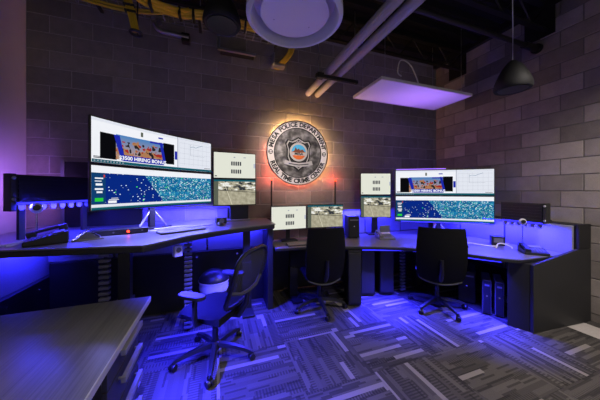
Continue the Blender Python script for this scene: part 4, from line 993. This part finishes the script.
for k in range(3): MB().tube(smooth_curve([(-0.06+0.03*k, 0.16, -0.02), (0.0+0.03*k, 0.05, 0.02), (0.10+0.03*k, 0.0, 0.14), (0.16+0.03*k, -0.02, 0.32)], 5), 0.017, 7).build('cable', 'yellow cable', t, smooth=True)
MB().cbox((-0.10, 0.08, 0.06), (0.03, 0.15, 0.16)).build('clamp', 'galvanised', t, bevel=0.006); MB().cbox((-0.02, 0.10, -0.01), (0.20, 0.12, 0.04)).build('clamp_foot', 'steel', t, bevel=0.006)
for k, (x, y, z, pw, cone) in enumerate(FILL_SPOTS):  # housings for the added fill spots, out of frame
    t = thing('fill_spot_can', ['added black fill light can above the left foreground cabinet', 'added black fill light can above the middle of the floor', 'added black fill light can above the right of the floor'][k], 'lamp', (x, y, z), 0, 'added fill light cans')
    MB().lathe([(0.125, -0.06), (0.135, -0.06), (0.135, 0.16), (0.05, 0.20), (0, 0.20)], 24, cap=False).build('housing', 'matt black', t, smooth=True)
    MB().tube([(0, 0, 0.2), (0, 0, ZC-z)], 0.01, 6).build('stem', 'steel black', t)
    MB().lathe([(0, 0.135), (0.12, 0.135), (0.12, 0.15), (0, 0.15)], 24).build('lamp_disc', 'led white', t)
t = thing('accent_spotlight', 'black spotlight on a stem aimed at the emblem', 'lamp', ACCENT, 0)
Ma = AIM.to_track_quat('Z', 'Y').to_matrix().to_4x4()
MB().lathe([(0.055, 0.08), (0.06, 0.08), (0.06, -0.06), (0.03, -0.09), (0, -0.09)], 20, Ma, cap=False).build('housing', 'matt black', t, smooth=True)
MB().lathe([(0, 0.05), (0.054, 0.05), (0.054, 0.06), (0, 0.06)], 20, Ma).build('lens', 'led white', t)
MB().tube([(0, 0, 0.03), (0, 0, ZC-ACCENT.z)], 0.01, 6).build('stem', 'steel black', t)
# edge beam on the right wall
t = MB().box(XR-0.09, XR-0.012, -1.2, YB-0.012, ZC-0.045, ZC+0.06).build('edge_beam', 'steel black', None); struct(t); t.name = 'trim_1'

# the visible LED strip of each strip lamp, added ones at the screens included, a part of the furniture that carries it
bpy.context.view_layer.update()
mat('led violet', (0.34, 0.15, 1.0), 0.5, emis=2)
def owner(p):
    if p.z > 1.8: return [o for o in C.objects if o.name == 'ultrawide_monitor.002'][0]
    if abs(p.z-1.335) < 0.01: return [o for o in C.objects if o.name == 'ultrawide_monitor.001'][0]
    if abs(p.z-1.012) < 0.01: return [o for o in C.objects if o.name == 'ultrawide_monitor.003'][0]
    if p.z > 1.5: return [o for o in C.objects if o.name == 'equipment_rail'][0]
    if p.z > 1.35: return None
    if p.x < 1.0: return lc_ if p.z < 0.8 else (lb if p.z < 1.028 or p.z > 1.2 else ld)
    return rd if p.z < 0.8 else rb_
for a, b, col in STRIPS:
    par = owner((a+b)/2)
    if par is None: continue
    o = MB().tube([a, b], 0.005, 6).build('led_strip', 'led violet' if col[0] > 0.25 else 'led blue', None)
    o.parent = par; o.matrix_parent_inverse = par.matrix_world.inverted()
